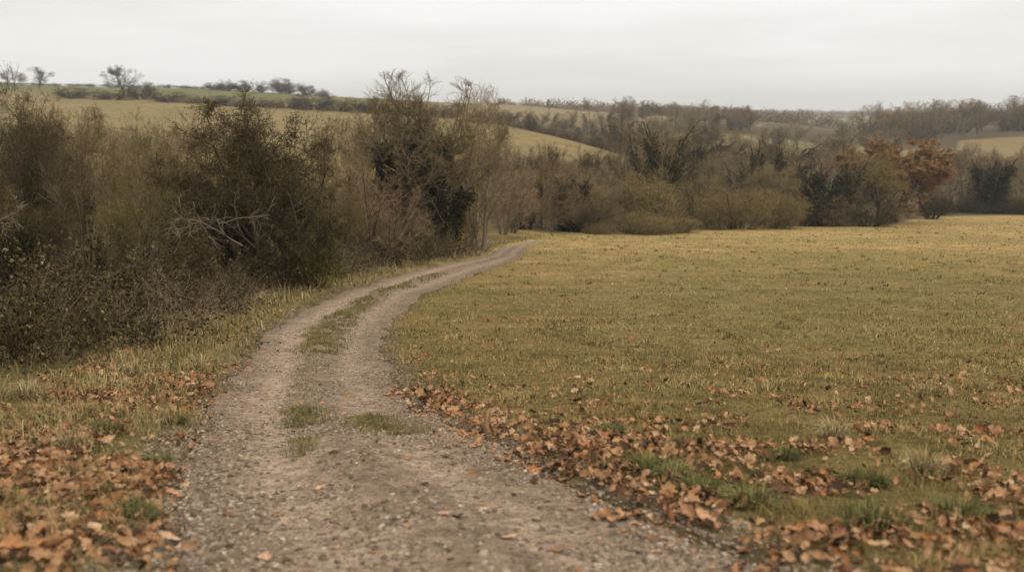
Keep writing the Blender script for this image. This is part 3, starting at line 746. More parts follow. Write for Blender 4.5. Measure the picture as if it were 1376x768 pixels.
for k, lab, px, Y, top, w in [
    ('ivybush', 'dark ivy lump hanging in the left thicket', 55, 32, 206, 62),
    ('ivybush', 'dark ivy mound at the left edge above the brambles', 30, 21, 292, 110),
    ('ivybush', 'dark leaf mass added as shade at the foot of the hawthorn', 332, 30.5, 312, 84),  # added dark leaves standing in for the shade under the hawthorn
    ('ivybush', 'dark leaf lump added as a shaded gap between the two left ivy bushes and the hawthorn', 128, 31, 262, 50),  # added lump whose dark leaves read as a shaded gap in the thicket
    ('ivybush', 'small dark ivy clump right of the hawthorn trunk', 432, 36, 268, 50),
    ('ivy_b', 'narrow dark ivy tree behind the far end of the track', 703, 84, 206, 44),
    ('ivy_a', 'squat dark ivy tree right of the far end of the track', 766, 86, 222, 66),
    ('ivy_c', 'dark evergreen spires standing behind the rounded bush left of centre', 878, 104, 161, 74),
    ('ivy_a', 'dark many-spired ivy tree standing in the hedge at the field edge', 1096, 107, 205, 84),
    ('ivy_b', 'slim ivy tree behind the many-spired one', 1058, 116, 186, 44),
    ('ivy_b', 'slim ivy-clad tree above the second rounded bush', 1022, 125, 186, 50),
    ('ivy_a', 'green ivy-clad tree standing alone near the right edge', 1332, 146, 203, 72)]:
    plant(k, 'ivy_bush' if k == 'ivybush' else 'ivy_tree', lab, 'tree' if k != 'ivybush' else 'bush', px, Y, top, w)

for k, lab, px, Y, top, w in [
    ('yellowbush', 'yellow green leafy bush under the right side of the hawthorn', 424, 30.2, 250, 84),
    ('yellowtree', 'thin shrub of yellow leaves at the foot of the tall bare tree', 613, 53.5, 248, 26),
    ('bush_a', 'rounded olive bush left of centre at the far field edge', 868, 93, 222, 128),
    ('bush_b', 'rounded olive bush left of the spired ivy tree', 988, 97, 245, 124),
    ('bush_a', 'rounded olive bush touching the spired ivy tree', 1046, 99, 247, 92),
    ('bush_b', 'low spreading brown bush nearest the end of the track', 858, 86, 282, 100),
    ('bush_a', 'small low brown bush right of the spreading one', 912, 88, 288, 76),
    ('bush_b', 'small low brown bush left of the spreading one', 806, 84, 294, 60)]:
    plant(k, 'leafy_bush', lab, 'bush', px, Y, top, w)

# bramble bank along the left verge
for k, lab, px, Y, top, w in [
    ('bramble_a', 'dark bramble mound cut by the left edge, nearest the camera', -60, 11.2, 372, 190),
    ('bramble_b', 'dark bramble mound second nearest, against the left edge', 40, 12.6, 366, 190),
    ('bramble_a', 'bramble mound third along the verge from the left', 132, 14.6, 368, 180),
    ('bramble_c', 'reddish bramble with dry stalks in the middle of the bank', 212, 17.3, 372, 150),
    ('bramble_c', 'straw stalked bramble at the right end of the bank, by the verge', 288, 21.5, 368, 120),
    ('bramble_b', 'bramble mound behind the front row at the left edge', -10, 16, 350, 210),
    ('bramble_a', 'bramble mound behind the front row, under the ivy mound', 90, 18.5, 342, 190),
    ('bramble_b', 'bramble mound behind the front row, below the olive shrub', 175, 21.5, 335, 170),
    ('bramble_a', 'bramble mound behind the front row, below the hawthorn', 250, 25, 332, 140),
    ('bramble_c', 'brown bramble in front of the hawthorn trunk', 322, 26.3, 364, 80),
    ('bramble_c', 'reddish bramble right of the hawthorn trunk', 388, 31, 340, 80),
    ('bramble_b', 'low dark bramble below the yellow green bush', 432, 35, 330, 90),
    ('bramble_c', 'straw coloured bramble halfway to the tall bare tree', 470, 38, 330, 90),
    ('bramble_b', 'dark bramble below the pinkish shrub', 515, 42.5, 318, 100),
    ('bramble_a', 'brown bramble left of the tall bare tree foot', 558, 46.5, 312, 80),
    ('bramble_c', 'brown bramble at the tall bare tree foot beside the track', 598, 50.5, 308, 70)]:
    plant(k, 'bramble_bush', lab, 'bramble', px, Y, top, w, 'brambles along the left verge', mats={'undergrowth': 'cane_dry'} if k == 'bramble_c' else None)

# pale dead boughs
def dead_branch(px, Y, py, length, seed, label, lean, name='dead_branch'):
    g = g_(seed); mb = MB()
    x, z = ground_at(px, Y)
    P = np.array([[0., 0, 0]]); D = norm(np.array([lean])); L = np.array([length]); r = np.array([.013])
    p0 = poly(g, P, D, L, 9, .16, -.03); tubes(mb, p0, r, r * .4, 5)
    P, D, L1, r1 = spawn(g, p0, L, r, r * .4, 9, .25, 1, 25, 70, .3, .6, .3, .65)
    p1 = poly(g, P, D, L1, 6, .22, -.06); tubes(mb, p1, r1, r1 * .4, 4)
    P, D, L2, r2 = spawn(g, p1, L1, r1, r1 * .4, 4, .25, 1, 25, 70, .3, .6, .3, .7)
    p2 = poly(g, P, D, L2, 4, .22, -.06); tubes(mb, p2, np.maximum(r2, .006), np.maximum(r2 * .4, .004), 3)
    o = link(name, mb.mesh(name, M['bark_pale'])); o.location = (x, Y, float(zrow(py, Y)))
    tag(o, label, 'branch')
dead_branch(235, 24.2, 345, 2.3, 3, 'pale dead bough arching over the brambles left of the hawthorn', [.45, -.1, 1])
dead_branch(330, 25.3, 330, 1.9, 5, 'bleached dead bough hanging in front of the hawthorn trunk', [-.9, -.2, .8])
dead_branch(300, 24.8, 300, 1.3, 6, 'small bleached branch drooping left of the hawthorn trunk', [.5, -.3, .4])
dead_branch(425, 31.5, 330, 1.7, 8, 'pale dead branch slanting right of the hawthorn trunk', [.6, -.1, .8])
dead_branch(-25, 19.5, 300, 1.0, 9, 'pale broken branch poking in from the left edge', [.9, 0, .45])
dead_branch(598, 49.5, 300, 2.2, 10, 'pale tangled branch hanging on the ivy of the tall bare tree', [-.3, -.2, 1])
print('near plants', round(time.time() - T0, 1))

# ------------------------------------------------------------------ hill hedges, skyline trees, woods
for k, lab, px, Y, top, w in [
    ('tree_oak', 'round bare tree standing alone on the left skyline', 165, 345, 88, 52),
    ('tree_b', 'bare tree on the skyline above the left thicket', 52, 440, 90, 44),
    ('tree_a', 'thin bare tree at the far left end of the skyline', 10, 440, 94, 30),
    ('tree_c', 'thin bare tree between the two leftmost skyline trees', 28, 440, 99, 20),
    ('tree_b', 'small bare tree on the pale ridge right of the tall bare tree', 738, 440, 133, 14),
    ('tree_a', 'bare round-headed tree on the ridge left of the wood', 792, 430, 131, 24),
    ('tree_a', 'bare tree at the left end of the hilltop wood', 838, 420, 129, 34)]:
    plant(k, 'skyline_tree', lab, 'tree', px, Y, top, w)
for k, lab, px, Y, top, w in [
    ('shrub_d', 'isolated dark bush on the green hill at the left', 100, 335, 121, 42),
    ('shrub_d', 'dark bush at the foot of the lone skyline tree', 152, 332, 124, 46),
    ('shrub_d', 'dark tall bush right of the lone skyline tree', 190, 340, 113, 34),
    ('shrub_d', 'dark spreading bush in the middle of the hill hedge', 228, 328, 126, 44),
    ('shrub_a', 'brown bush near the right end of the hill hedge', 262, 326, 130, 36),
    ('shrub_d', 'dark bush behind the top of the hawthorn on the hill', 300, 322, 131, 46),
    ('shrub_a', 'brown bush on the hill right of the hawthorn top', 345, 322, 132, 50),
    ('shrub_a', 'brown bush on the hill left of the skyline copse', 385, 325, 134, 46),
    ('shrub_d', 'purplish bush under the skyline copse', 420, 322, 128, 50),
    ('shrub_a', 'brown hill bush left of the tall bare tree top', 458, 320, 134, 46),
    ('shrub_d', 'brown hill bush behind the tall bare tree top', 500, 318, 136, 50),
    ('shrub_a', 'dark hill bush behind the right limbs of the tall bare tree', 548, 316, 141, 56),
    ('shrub_d', 'last hill bush before the golden crest', 600, 312, 144, 60)]:
    plant(k, 'hill_bush', lab, 'bush', px, Y, top - 3, w * 1.5, 'bushes of the hedge across the far hill')
for i in range(11):
    px = 292 + i * 14 + rng.uniform(-5, 5)
    if px > 470: continue
    plant(['shrub_d', 'shrub_a', 'thorn_c'][i % 3], 'copse_tree', 'small round tree of the copse along the skyline above the hawthorn', 'tree', px, 455 + rng.uniform(-8, 8), [112, 109, 114, 108, 111, 109, 107, 110, 113, 116, 119][i] + rng.uniform(-2, 2), rng.uniform(22, 34), 'copse on the skyline', mats=TW('twig_dark'))
for i in range(14):        # hedge running along the skyline of the green field
    px = -20 + i * 24 + rng.uniform(-6, 6)
    plant(['shrub_a', 'shrub_d'][i % 2], 'hedge_bush', 'low bush of the clipped hedge along the left skyline', 'bush', px, 466, np.interp(px, [0, 300], [109.5, 115.5]) + rng.uniform(-1.2, 1), 34, 'hedge along the left skyline', mats=TW('twig_dark'))
for i in range(20):        # hedge behind the golden crest
    px = 640 + i * 10.5 + rng.uniform(-3, 3)
    Y = np.interp(px, [660, 760, 835], [250, 236, 214]) + rng.uniform(0, 10)
    plant(['shrub_a', 'shrub_d', 'shrub_c'][i % 3], 'hedge_bush', 'brown bush of the hedge running down behind the golden hill crest', 'bush', px, Y,
          np.interp(px, [640, 700, 760, 835], [152, 160, 170, 190]) + rng.uniform(-8, 3), rng.uniform(26, 40), 'hedge behind the golden crest')
for i in range(14):        # scrub between crest hedge and ridge
    px = 645 + i * 14 + rng.uniform(-6, 6)
    plant(['tree_a', 'tree_b', 'shrub_a'][i % 3], 'slope_tree', 'bare tree scattered on the brown slope under the pale ridge', 'tree', px, rng.uniform(320, 350), np.interp(px, [640, 835], [147, 150]) + rng.uniform(-3, 6), rng.uniform(22, 36), 'trees on the slope under the ridge')
def wood(n, pxr, Yr, hr, label, group, kinds, seed, name='woodland_tree', skip=None):
    g = g_(seed); out = 0
    for i in range(n * 3):
        if out >= n: break
        px = g.uniform(*pxr); Y = math.exp(g.uniform(math.log(Yr[0]), math.log(Yr[1])))
        if skip and skip(px, Y): continue
        x, z = ground_at(px, Y); h = g.uniform(*hr)
        c = Y * CP - z * SP
        top = float(project(np.array([x]), np.array([Y]), np.array([z + h]))[1][0])
        k = kinds[int(g.integers(len(kinds)))]
        tm = ['twig_brown', 'twig_tan', 'twig_dark', 'twig_brown', 'twig_olive', 'twig_pink'][int(g.integers(6))]
        plant(k, name, label, 'tree', px, Y, top, h * g.uniform(.95, 1.4) * F / c, group, mats=TW(tm)); out += 1
wood(46, (830, 1015), (350, 470), (6, 9.5), 'bare brown tree of the wood that crowns the middle hill', 'wood on the middle hill', ['tree_a', 'tree_b', 'shrub_a', 'tree_c'], 5)
wood(60, (825, 1200), (150, 330), (5.5, 8.5), 'bare brown tree of the valley wood behind the field hedge', 'valley wood behind the field', ['tree_a', 'tree_b', 'shrub_a', 'tree_c', 'shrub_b', 'ivy_c'], 6)
wood(34, (830, 1090), (108, 150), (5, 7.0), 'bare tree close behind the rounded bushes of the field hedge', 'trees close behind the field hedge', ['tree_a', 'shrub_b', 'shrub_a', 'tree_c', 'shrub_c'], 7)
wood(24, (1180, 1420), (165, 225), (5, 7.5), 'bare tree in the hollow behind the orange tree', 'trees in the hollow on the right', ['tree_a', 'tree_b', 'shrub_a', 'shrub_b'], 8)
wood(46, (1150, 1440), (345, 470), (8, 14), 'russet bare tree of the wood on the right hill', 'wood on the right hill', ['tree_a', 'tree_b', 'shrub_c', 'shrub_a'], 9)
wood(20, (640, 830), (95, 135), (4, 6.0), 'brown scrub tree below the golden hill', 'scrub below the golden hill', ['shrub_a', 'shrub_b', 'shrub_d', 'tree_a'], 10, skip=lambda px, Y: Y > np.interp(px, [640, 830], [110, 135]))
wood(22, (-80, 560), (62, 95), (3.5, 5.0), 'brown bush at the foot of the golden hill behind the thicket', 'bushes at the foot of the golden hill', ['shrub_a', 'shrub_b', 'shrub_c'], 11, 'valley_bush')
for i in range(9):
    plant(['shrub_d', 'shrub_a'][i % 2], 'hedge_bush', 'dark low bush of the hedge at the far right corner of the field', 'bush', 1268 + i * 17, 143 + rng.uniform(-2, 2), 268 + rng.uniform(-4, 4), 44, 'hedge at the far right corner of the field', mats=TW('twig_dark'))

def far_woods():
    """woods a kilometre off: one mass of small crowns"""
    g = g_(99); mb = MB(); n = 1500
    px = g.uniform(640, 1480, n); Y = np.exp(g.uniform(math.log(520), math.log(2600), n))
    x = (px - 688) / F * Y
    d = fbm(x / 160, Y / 160, 41, 3); k = (d > .42) & ((px > 870) | (Y > 700)); k &= ~((px > 1085) & (px < 1180) & (Y > 690) & (Y < 1200))
    x = x[k]; Y = Y[k]; z = hground(x, Y); n = len(x)
    H = g.uniform(6, 12, n)
    m = 170
    dirs = norm(g.normal(size=(n, m, 3))); dirs[..., 2] = np.abs(dirs[..., 2])
    rad = H[:, None] * g.uniform(.35, 1, (n, m))
    C = np.stack([x, Y, z], 1)[:, None, :] + dirs * rad[..., None] * np.array([.75, .75, .85])
    P = C.reshape(-1, 3)
    leaves(mb, g, P, 1.25, .5, .2)
    r = np.full(n, .3); p = np.stack([np.stack([x, Y, z - .5], 1), np.stack([x, Y, z + H * .7], 1)], 1)
    tubes(mb, p, r, r * .5, 4)
    tag(link('distant_woods', mb.mesh('distant_woods', M['twig_brown'])), 'hazy brown woods massed on the far hills below the right skyline', 'woods', kind='stuff')
far_woods()
print('woods', round(time.time() - T0, 1), len(bpy.data.objects))

# ------------------------------------------------------------------ grass
def blades(mb, g, x, y, h, w, lean=.5):
    n = len(x)
    z = hsurf(x, y) - .008
    a = g.uniform(0, 6.28, n); b = a + g.uniform(-.9, .9, n) + 1.57
    ln = np.abs(g.normal(size=n)) * lean
    dx = np.cos(a) * ln; dy = np.sin(a) * ln
    P = np.stack([x, y, z], 1)
    W = np.stack([np.cos(b), np.sin(b), 0 * b], 1) * (w / 2)[:, None]
    mid = P + np.stack([dx * .35, dy * .35, np.ones(n) * .6], 1) * h[:, None]
    tip = P + np.stack([dx, dy, np.maximum(1 - ln * ln * .35, .25)], 1) * h[:, None]
    v = np.stack([P - W, P + W, mid + W * .7, mid - W * .7, tip], 1)
    i = np.arange(n)[:, None] * 5
    mb.add(v, i + np.array([[0, 1, 2, 3]]), i + np.array([[3, 2, 4]]))

def scatter(g, Y0, Y1, dens, xl=None, xr=None):
    hw = lambda y: .58 * y + 1.8
    A = (Y1 - Y0) * (hw(Y0) + hw(Y1))
    n = int(A * dens)
    y = np.sqrt(g.uniform(0, 1, n) * (Y1 ** 2 - Y0 ** 2) + Y0 ** 2); x = g.uniform(-1, 1, n) * hw(y)
    return x, y

def in_poly(px, py, poly_):
    ins = np.zeros(px.shape, bool); n = len(poly_)
    for i in range(n):
        x1, y1 = poly_[i]; x2, y2 = poly_[(i + 1) % n]
        c = ((y1 > py) != (y2 > py)) & (px < (x2 - x1) * (py - y1) / (y2 - y1 + 1e-9) + x1)
        ins ^= c
    return ins
POLY_L = [(-250, 545), (60, 555), (200, 545), (285, 530), (262, 575), (235, 640), (205, 720), (190, 860), (-400, 860)]
POLY_R = [(545, 500), (610, 535), (700, 560), (790, 560), (900, 590), (1040, 610), (1200, 660), (1376, 700), (1700, 720), (1700, 860), (1030, 860), (985, 742), (830, 690), (690, 622), (610, 580), (530, 525)]
def litter_density(x, y):
    z = hsurf(x, y); px, py = project(x, y, z)
    d = np.zeros(x.shape)
    n1 = fbm(x * 2.4, y * 2.4, 51, 4)
    pxj = px + 110 * (fbm(x * 2.3, y * 2.3, 52, 3) - .5); pyj = py + 110 * (fbm(x * 2.3, y * 2.3, 53, 3) - .5)
    L = in_poly(pxj, pyj, POLY_L); Rr = in_poly(pxj, pyj, POLY_R)
    d = np.where(L, .95 * sstep(.26, .54, n1), d)
    d = np.where(Rr, .74 * sstep(.34, .64, n1), d)
    u, l, r = track_u(x, y)
    band = np.exp(-((x - r - .10) / .26) ** 2) * (y > 3) * (y < 11)
    d = np.maximum(d, .80 * band * sstep(.26, .54, n1))
    band2 = np.exp(-((x - l + .35) / .45) ** 2) * (y > 6) * (y < 24) * sstep(.38, .62, n1)
    d = np.maximum(d, .42 * band2)
    lv = (x < l + .1) * np.interp(y, [3, 8, 11, 15, 20], [.85, .75, .58, .30, .10]) * sstep(.30, .58, n1)
    d = np.maximum(d, lv)
    fld = (x > r + .2) & ~Rr
    d = np.maximum(d, fld * np.interp(y, [3, 6, 9, 14, 22], [.36, .22, .10, .03, 0.008]) * sstep(.35, .6, n1))
    trk = (x > l) & (x < r)
    d = np.where(trk & ~Rr, np.maximum(np.minimum(d, .35) * sstep(.5, .95, np.abs(u - .5) * 2), .007), d)
    return d

def bramble_zone(x, y):
    _, l, r = track_u(x, y)
    return (l - x) > 1.5 + .045 * y + .25 * (fbm(x * 1.3, y * 1.3, 91, 2) - .5)

def build_grass():
    g = g_(5)
    fm = MB(); vm = MB(); dm = MB()
    for Y0, Y1, dens, hs, ws in ((2.4, 5, 2100, .045, .0042), (5, 9, 1250, .048, .0055), (9, 15, 520, .055, .009), (15, 26, 170, .07, .016), (26, 45, 46, .085, .03), (45, 80, 16, .10, .05), (80, 128, 4, .12, .09)):
        x, y = scatter(g, Y0, Y1, dens)
        u, l, r = track_u(x, y)
        out = (x < l - .02) | (x > r + .02) | (y > 71)
        x = x[out]; y = y[out]; l = l[out]; r = r[out]
        lit = litter_density(x, y)
        keep = g.uniform(0, 1, len(x)) > lit * .5
        x = x[keep]; y = y[keep]; l = l[keep]; r = r[keep]
        left = x < l
        px_, _ = project(x, y, hbase(x, y)); k0 = y < np.interp(px_, [690, 720, 820, 1000, 1180, 1240, 1376], [70, 78, 86, 98, 103, 126, 140]); x = x[k0]; y = y[k0]; l = l[k0]; r = r[k0]; left = left[k0]
        br = bramble_zone(x, y); k = ~br | (g.uniform(0, 1, len(x)) < .12)
        x = x[k]; y = y[k]; l = l[k]; r = r[k]; left = left[k]
        tall = fbm(x * 2.2, y * 2.2, 55, 3)
        far = x[~left]; fy = y[~left]
        hh = hs * np.interp(fy, [8, 30], [1.05, .62]) * g.uniform(.5, 1.4, len(far)) * (.6 + 1.0 * sstep(.42, .72, tall[~left]))
        blades(fm, g, far, fy, hh, ws * g.uniform(.7, 1.3, len(far)), 1.05)
        lx = x[left]; ly = y[left]
        hh = hs * 1.15 * g.uniform(.4, 1.5, len(lx)) * (.75 + 1.7 * sstep(.45, .7, tall[left])) * (.75 + .6 * sstep(0, .8, (l[left] - lx)))
        blades(vm, g, lx, ly, hh, ws * g.uniform(.7, 1.3, len(lx)), 1.0)
        # darker small tufts and dead stalks dotted over the field
        nt = int(dens * (.011 if Y0 < 15 else .006) * (Y1 - Y0) * (.58 * (Y0 + Y1) + 2.4)); cx, cy = scatter(g, Y0, Y1, nt / ((Y1 - Y0) * (.58 * (Y0 + Y1) + 2.4)))
        _, l2, r2 = track_u(cx, cy); kk = (cx > r2 + .1) & (fbm(cx * .5, cy * .3, 58, 3) > .47); cx = cx[kk]; cy = cy[kk]
        m = 9; sx = np.repeat(cx, m) + g.normal(size=len(cx) * m) * hs * .65; sy = np.repeat(cy, m) + g.normal(size=len(cx) * m) * hs * .65
        kk = ~on_track(sx, sy); sx = sx[kk]; sy = sy[kk]
        blades(dm, g, sx, sy, hs * g.uniform(.7, 1.6, len(sx)), ws * g.uniform(.8, 1.4, len(sx)), .8)
    tag(link('meadow_grass', fm.mesh('meadow_grass', M['grass_field'])), 'short olive and straw grass of the meadow right of the track', 'grass', kind='stuff')
    tag(link('verge_grass', vm.mesh('verge_grass', M['grass_verge'])), 'longer pale tussocky grass on the left verge', 'grass', kind='stuff')
    tag(link('meadow_weeds', dm.mesh('meadow_weeds', M['grass_dark'])), 'dark weedy specks dotted through the meadow grass', 'weeds', kind='stuff')
    # grass on the crown of the track
    cm = MB()
    def patch(px0, Y0_, px1, Y1_, wid, n, h, w):
        x0, _ = ground_at(px0, Y0_); x1, _ = ground_at(px1, Y1_)
        t = g.uniform(0, 1, n); yy = Y0_ + (Y1_ - Y0_) * t
        l, r = edges(yy); l0, r0 = edges(np.array([Y0_, Y1_]))
        ua = (x0 - l0[0]) / (r0[0] - l0[0]); ub = (x1 - l0[1]) / (r0[1] - l0[1])
        uu = ua + (ub - ua) * t
        xx = l + (r - l) * uu + g.normal(size=n) * wid
        k = fbm(xx * 4.2, yy * 2.4, 57, 4) > g.uniform(.36, .56, n)
        xx = xx[k]; yy = yy[k]; blades(cm, g, xx, yy, h * g.uniform(.4, 1.4, len(xx)), np.full(len(xx), w), .9)
    patch(428, 14.4, 452, 21, .21, 9500, .06, .010)
    patch(450, 21, 500, 27, .20, 4200, .07, .014)
    patch(500, 27, 590, 38, .22, 2200, .08, .022)
    patch(408, 7.4, 404, 8.6, .11, 2000, .045, .006)
    patch(530, 7.0, 490, 8.2, .17, 3600, .045, .006)
    patch(400, 8.6, 420, 14.4, .10, 1100, .04, .007)
    patch(418, 5.9, 405, 6.8, .07, 800, .04, .005)
    tag(link('track_grass', cm.mesh('track_grass', M['grass_worn'])), 'worn grass patches growing along the crown of the track', 'grass', kind='stuff')
build_grass()
print('grass', round(time.time() - T0, 1))

# tufts that stand out
def tuft_mesh(seed, n, h, rad, mat):
    g = g_(seed); mb = MB()
    a = g.uniform(0, 6.28, n); rr = rad * np.sqrt(g.uniform(0, 1, n)) * .6
    P = np.stack([np.cos(a) * rr, np.sin(a) * rr, np.full(n, -.02)], 1)
    ln = g.uniform(.1, 1.1, n); a2 = a + g.normal(size=n) * .6
    H = h * g.uniform(.45, 1.15, n)
    dirv = np.stack([np.cos(a2) * ln, np.sin(a2) * ln, 0 * a], 1)
    W = np.stack([-np.sin(a2), np.cos(a2), 0 * a], 1) * g.uniform(.0018, .0035, n)[:, None]
    mid = P + (dirv * .4 + UP * .65) * H[:, None]; tip = P + (dirv * 1.0 + UP * np.maximum(1 - .45 * ln, .3)[:, None]) * H[:, None]
    i = np.arange(n)[:, None] * 5
    mb.add(np.stack([P - W, P + W, mid + W * .8, mid - W * .8, tip], 1), i + np.array([[0, 1, 2, 3]]), i + np.array([[3, 2, 4]]))
    return mb.mesh('tuft', M[mat])
TG = [tuft_mesh(s, 420, .13, .16, 'grass_green') for s in (1, 2, 3)]
TD = [tuft_mesh(s, 160, .22, .10, 'grass_dry') for s in (4, 5)]
def tuft(px, Y, s, label, dry=False, group=None, name='grass_tuft'):
    x, z = ground_at(px, Y)
    o = link(name, (TD if dry else TG)[int(rng.integers(2 if dry else 3))])
    z = float(hsurf(np.array([x]), np.array([float(Y)]))[0])
    o.location = (x, Y, z); o.rotation_euler = (0, 0, rng.uniform(0, 6.28)); o.scale = (s, s, s * rng.uniform(.85, 1.1))
    tag(o, label, 'grass tuft', group)
for px, Y, s, lab in [
    (132, 6.6, 1.0, 'dark green grass tuft standing in the leaf litter left of the track'),
    (120, 6.95, .7, 'small green tuft just behind the big one in the left leaf litter'),
    (60, 7.4, .9, 'green tuft among the straw grass at the left edge'),
    (210, 5.6, .8, 'green tuft on the left track edge, beside pale leaves'),
    (178, 4.2, 1.0, 'dark green tuft at the left track edge, nearest the camera'),
    (130, 4.55, .7, 'low green tuft half buried in orange leaves at lower left'),
    (235, 7.3, .8, 'green tuft where the left litter meets the gravel'),
    (700, 6.9, .7, 'green tuft at the tip of the leaf drift right of the track'),
    (742, 6.6, .8, 'green tuft on the meadow edge above the leaf drift'),
    (822, 6.3, .8, 'green tuft on the meadow side behind the curled pale leaf'),
    (868, 5.25, .9, 'green tuft splitting the leaf drift, left of a pair'),
    (905, 5.05, .9, 'green tuft splitting the leaf drift, right of a pair'),
    (940, 4.75, 1.0, 'dark green tuft in the leaf drift by the gravel'),
    (1008, 4.45, 1.1, 'bushy dark green tuft at the lower end of the leaf drift'),
    (925, 5.9, .8, 'green tuft on the upper side of the leaf drift'),
    (1055, 5.6, .7, 'small green tuft among brown leaves in the right foreground'),
    (1165, 5.0, .9, 'wide green tuft in the right foreground grass'),
    (1175, 3.95, 1.2, 'largest green tuft in the bottom right foreground'),
    (1290, 4.2, .9, 'dark green tuft near the bottom right corner')]:
    tuft(px, Y, s, lab)
for px, Y, s, lab in [
    (265, 11.8, 1.1, 'pale silvery grass tussock on the left verge beside the gravel'),
    (100, 5.9, .8, 'dry straw tuft fanning out of the left leaf litter'),
    (40, 8.6, 1.2, 'dry straw tussock below the nearest bramble'),
    (180, 10.6, 1.2, 'dry straw tussock on the verge below the third bramble'),
    (1120, 6.2, .9, 'dry straw tuft in the right foreground'),
    (1240, 5.2, .9, 'dry straw tuft near the right edge of the foreground'),
    (455, 36.2, 2.6, 'straw tussock at the verge halfway to the tall bare tree'),
    (350, 24.5, 1.8, 'straw tussock on the verge in front of the hawthorn')]:
    tuft(px, Y, s, lab, True)

# ------------------------------------------------------------------ gravel
def stone_verts(g, n, lift=.3):
    """n small irregular 12-vertex stones (icosahedron jittered), unit size"""
    t = (1 + 5 ** .5) / 2
    V = np.array([(-1, t, 0), (1, t, 0), (-1, -t, 0), (1, -t, 0), (0, -1, t), (0, 1, t), (0, -1, -t), (0, 1, -t), (t, 0, -1), (t, 0, 1), (-t, 0, -1), (-t, 0, 1)]) / 1.9
    Fc = np.array([(0, 11, 5), (0, 5, 1), (0, 1, 7), (0, 7, 10), (0, 10, 11), (1, 5, 9), (5, 11, 4), (11, 10, 2), (10, 7, 6), (7, 1, 8), (3, 9, 4), (3, 4, 2), (3, 2, 6), (3, 6, 8), (3, 8, 9), (4, 9, 5), (2, 4, 11), (6, 2, 10), (8, 6, 7), (9, 8, 1)])
    v = V[None] * (1 + .28 * g.normal(size=(n, 12, 1)).clip(-1.5, 1.5))
    sc = np.stack([g.uniform(.7, 1.5, n), g.uniform(.6, 1.1, n), g.uniform(.3, .65, n)], 1)
    v = v * sc[:, None, :]
    a = g.uniform(0, 6.28, n); c, s = np.cos(a)[:, None], np.sin(a)[:, None]
    x = v[..., 0] * c - v[..., 1] * s; y = v[..., 0] * s + v[..., 1] * c
    tx = g.normal(size=(n, 1)) * .2
    return np.stack([x, y, v[..., 2] + tx * x], -1), Fc
def build_gravel():
    g = g_(61); mb = MB()
    for Y0, Y1, n, s0, s1 in ((2.6, 5, 46000, .0030, .017), (5, 8, 32000, .0036, .017), (8, 14, 15000, .0055, .018), (14, 26, 6000, .009, .02)):
        y = np.sqrt(g.uniform(0, 1, n) * (Y1 ** 2 - Y0 ** 2) + Y0 ** 2) if Y0 < 8 else g.uniform(Y0, Y1, n)
        u = g.uniform(-.09, 1.09, n)
        l, r = edges(y); x = l + (r - l) * u
        px, py = project(x, y, hbase(x, y))
        rut = np.exp(-((u - .28) / .13) ** 2) + .7 * np.exp(-((u - .72) / .10) ** 2)
        loose = sstep(.30, .65, fbm(x * 1.6, y * 1.6, 66, 3)) * (1 - .86 * np.clip(rut, 0, 1)) + .35 * sstep(.75, 1, np.abs(u - .5) * 2)
        k = (g.uniform(0, 1, n) < loose + .10) & (px > -60) & (px < 1440)
        x = x[k]; y = y[k]; m = len(x)
        s = s0 + (s1 - s0) * g.uniform(0, 1, m) ** 3.4
        v, f = stone_verts(g, m)
        z = hsurf(x, y)
        v = v * s[:, None, None] + np.stack([x, y, z + s * .12], 1)[:, None, :]
        mb.add(v, None, (np.arange(m)[:, None, None] * 12 + f[None]))
    tag(link('gravel', mb.mesh('gravel', M['stone'])), 'loose grey and tan gravel strewn over the track', 'gravel', kind='stuff')
    # bigger stones, one by one
    protos = []
    for k in range(6):
        b = MB(); v, f = stone_verts(g_(200 + k), 1); b.add(v[0], None, f)
        me = b.mesh('stone', M['stone'], False); protos.append(me)
    g = g_(62)
    def put(px, Y, s, lab, group):
        x, _ = ground_at(px, Y); z = float(hsurf(np.array([x]), np.array([Y]))[0])
        o = link('stone', protos[int(g.integers(6))]); o.location = (x, Y, z + s * .08); o.scale = (s, s, s)
        o.rotation_euler = (g.normal() * .15, g.normal() * .15, g.uniform(0, 6.28)); tag(o, lab, 'stone', group)
    for i in range(9):
        put(352 + i * 10 + g.uniform(-3, 3), 7.15 + g.uniform(-.05, .05), g.uniform(.018, .03), 'stone in the short row lying across the left rut', 'row of stones across the left rut')
    n = 0
    while n < 90:
        px = g.uniform(200, 1000); Y = math.exp(g.uniform(math.log(3.3), math.log(9)))
        x, _ = ground_at(px, Y)
        u, l, r = track_u(np.array([x]), np.array([Y]))
        if .03 < u[0] < .97:
            put(px, Y, g.uniform(.012, .026), 'larger flat stone bedded in the gravel of the near track', 'larger stones on the near track'); n += 1
build_gravel()
print('gravel', round(time.time() - T0, 1))

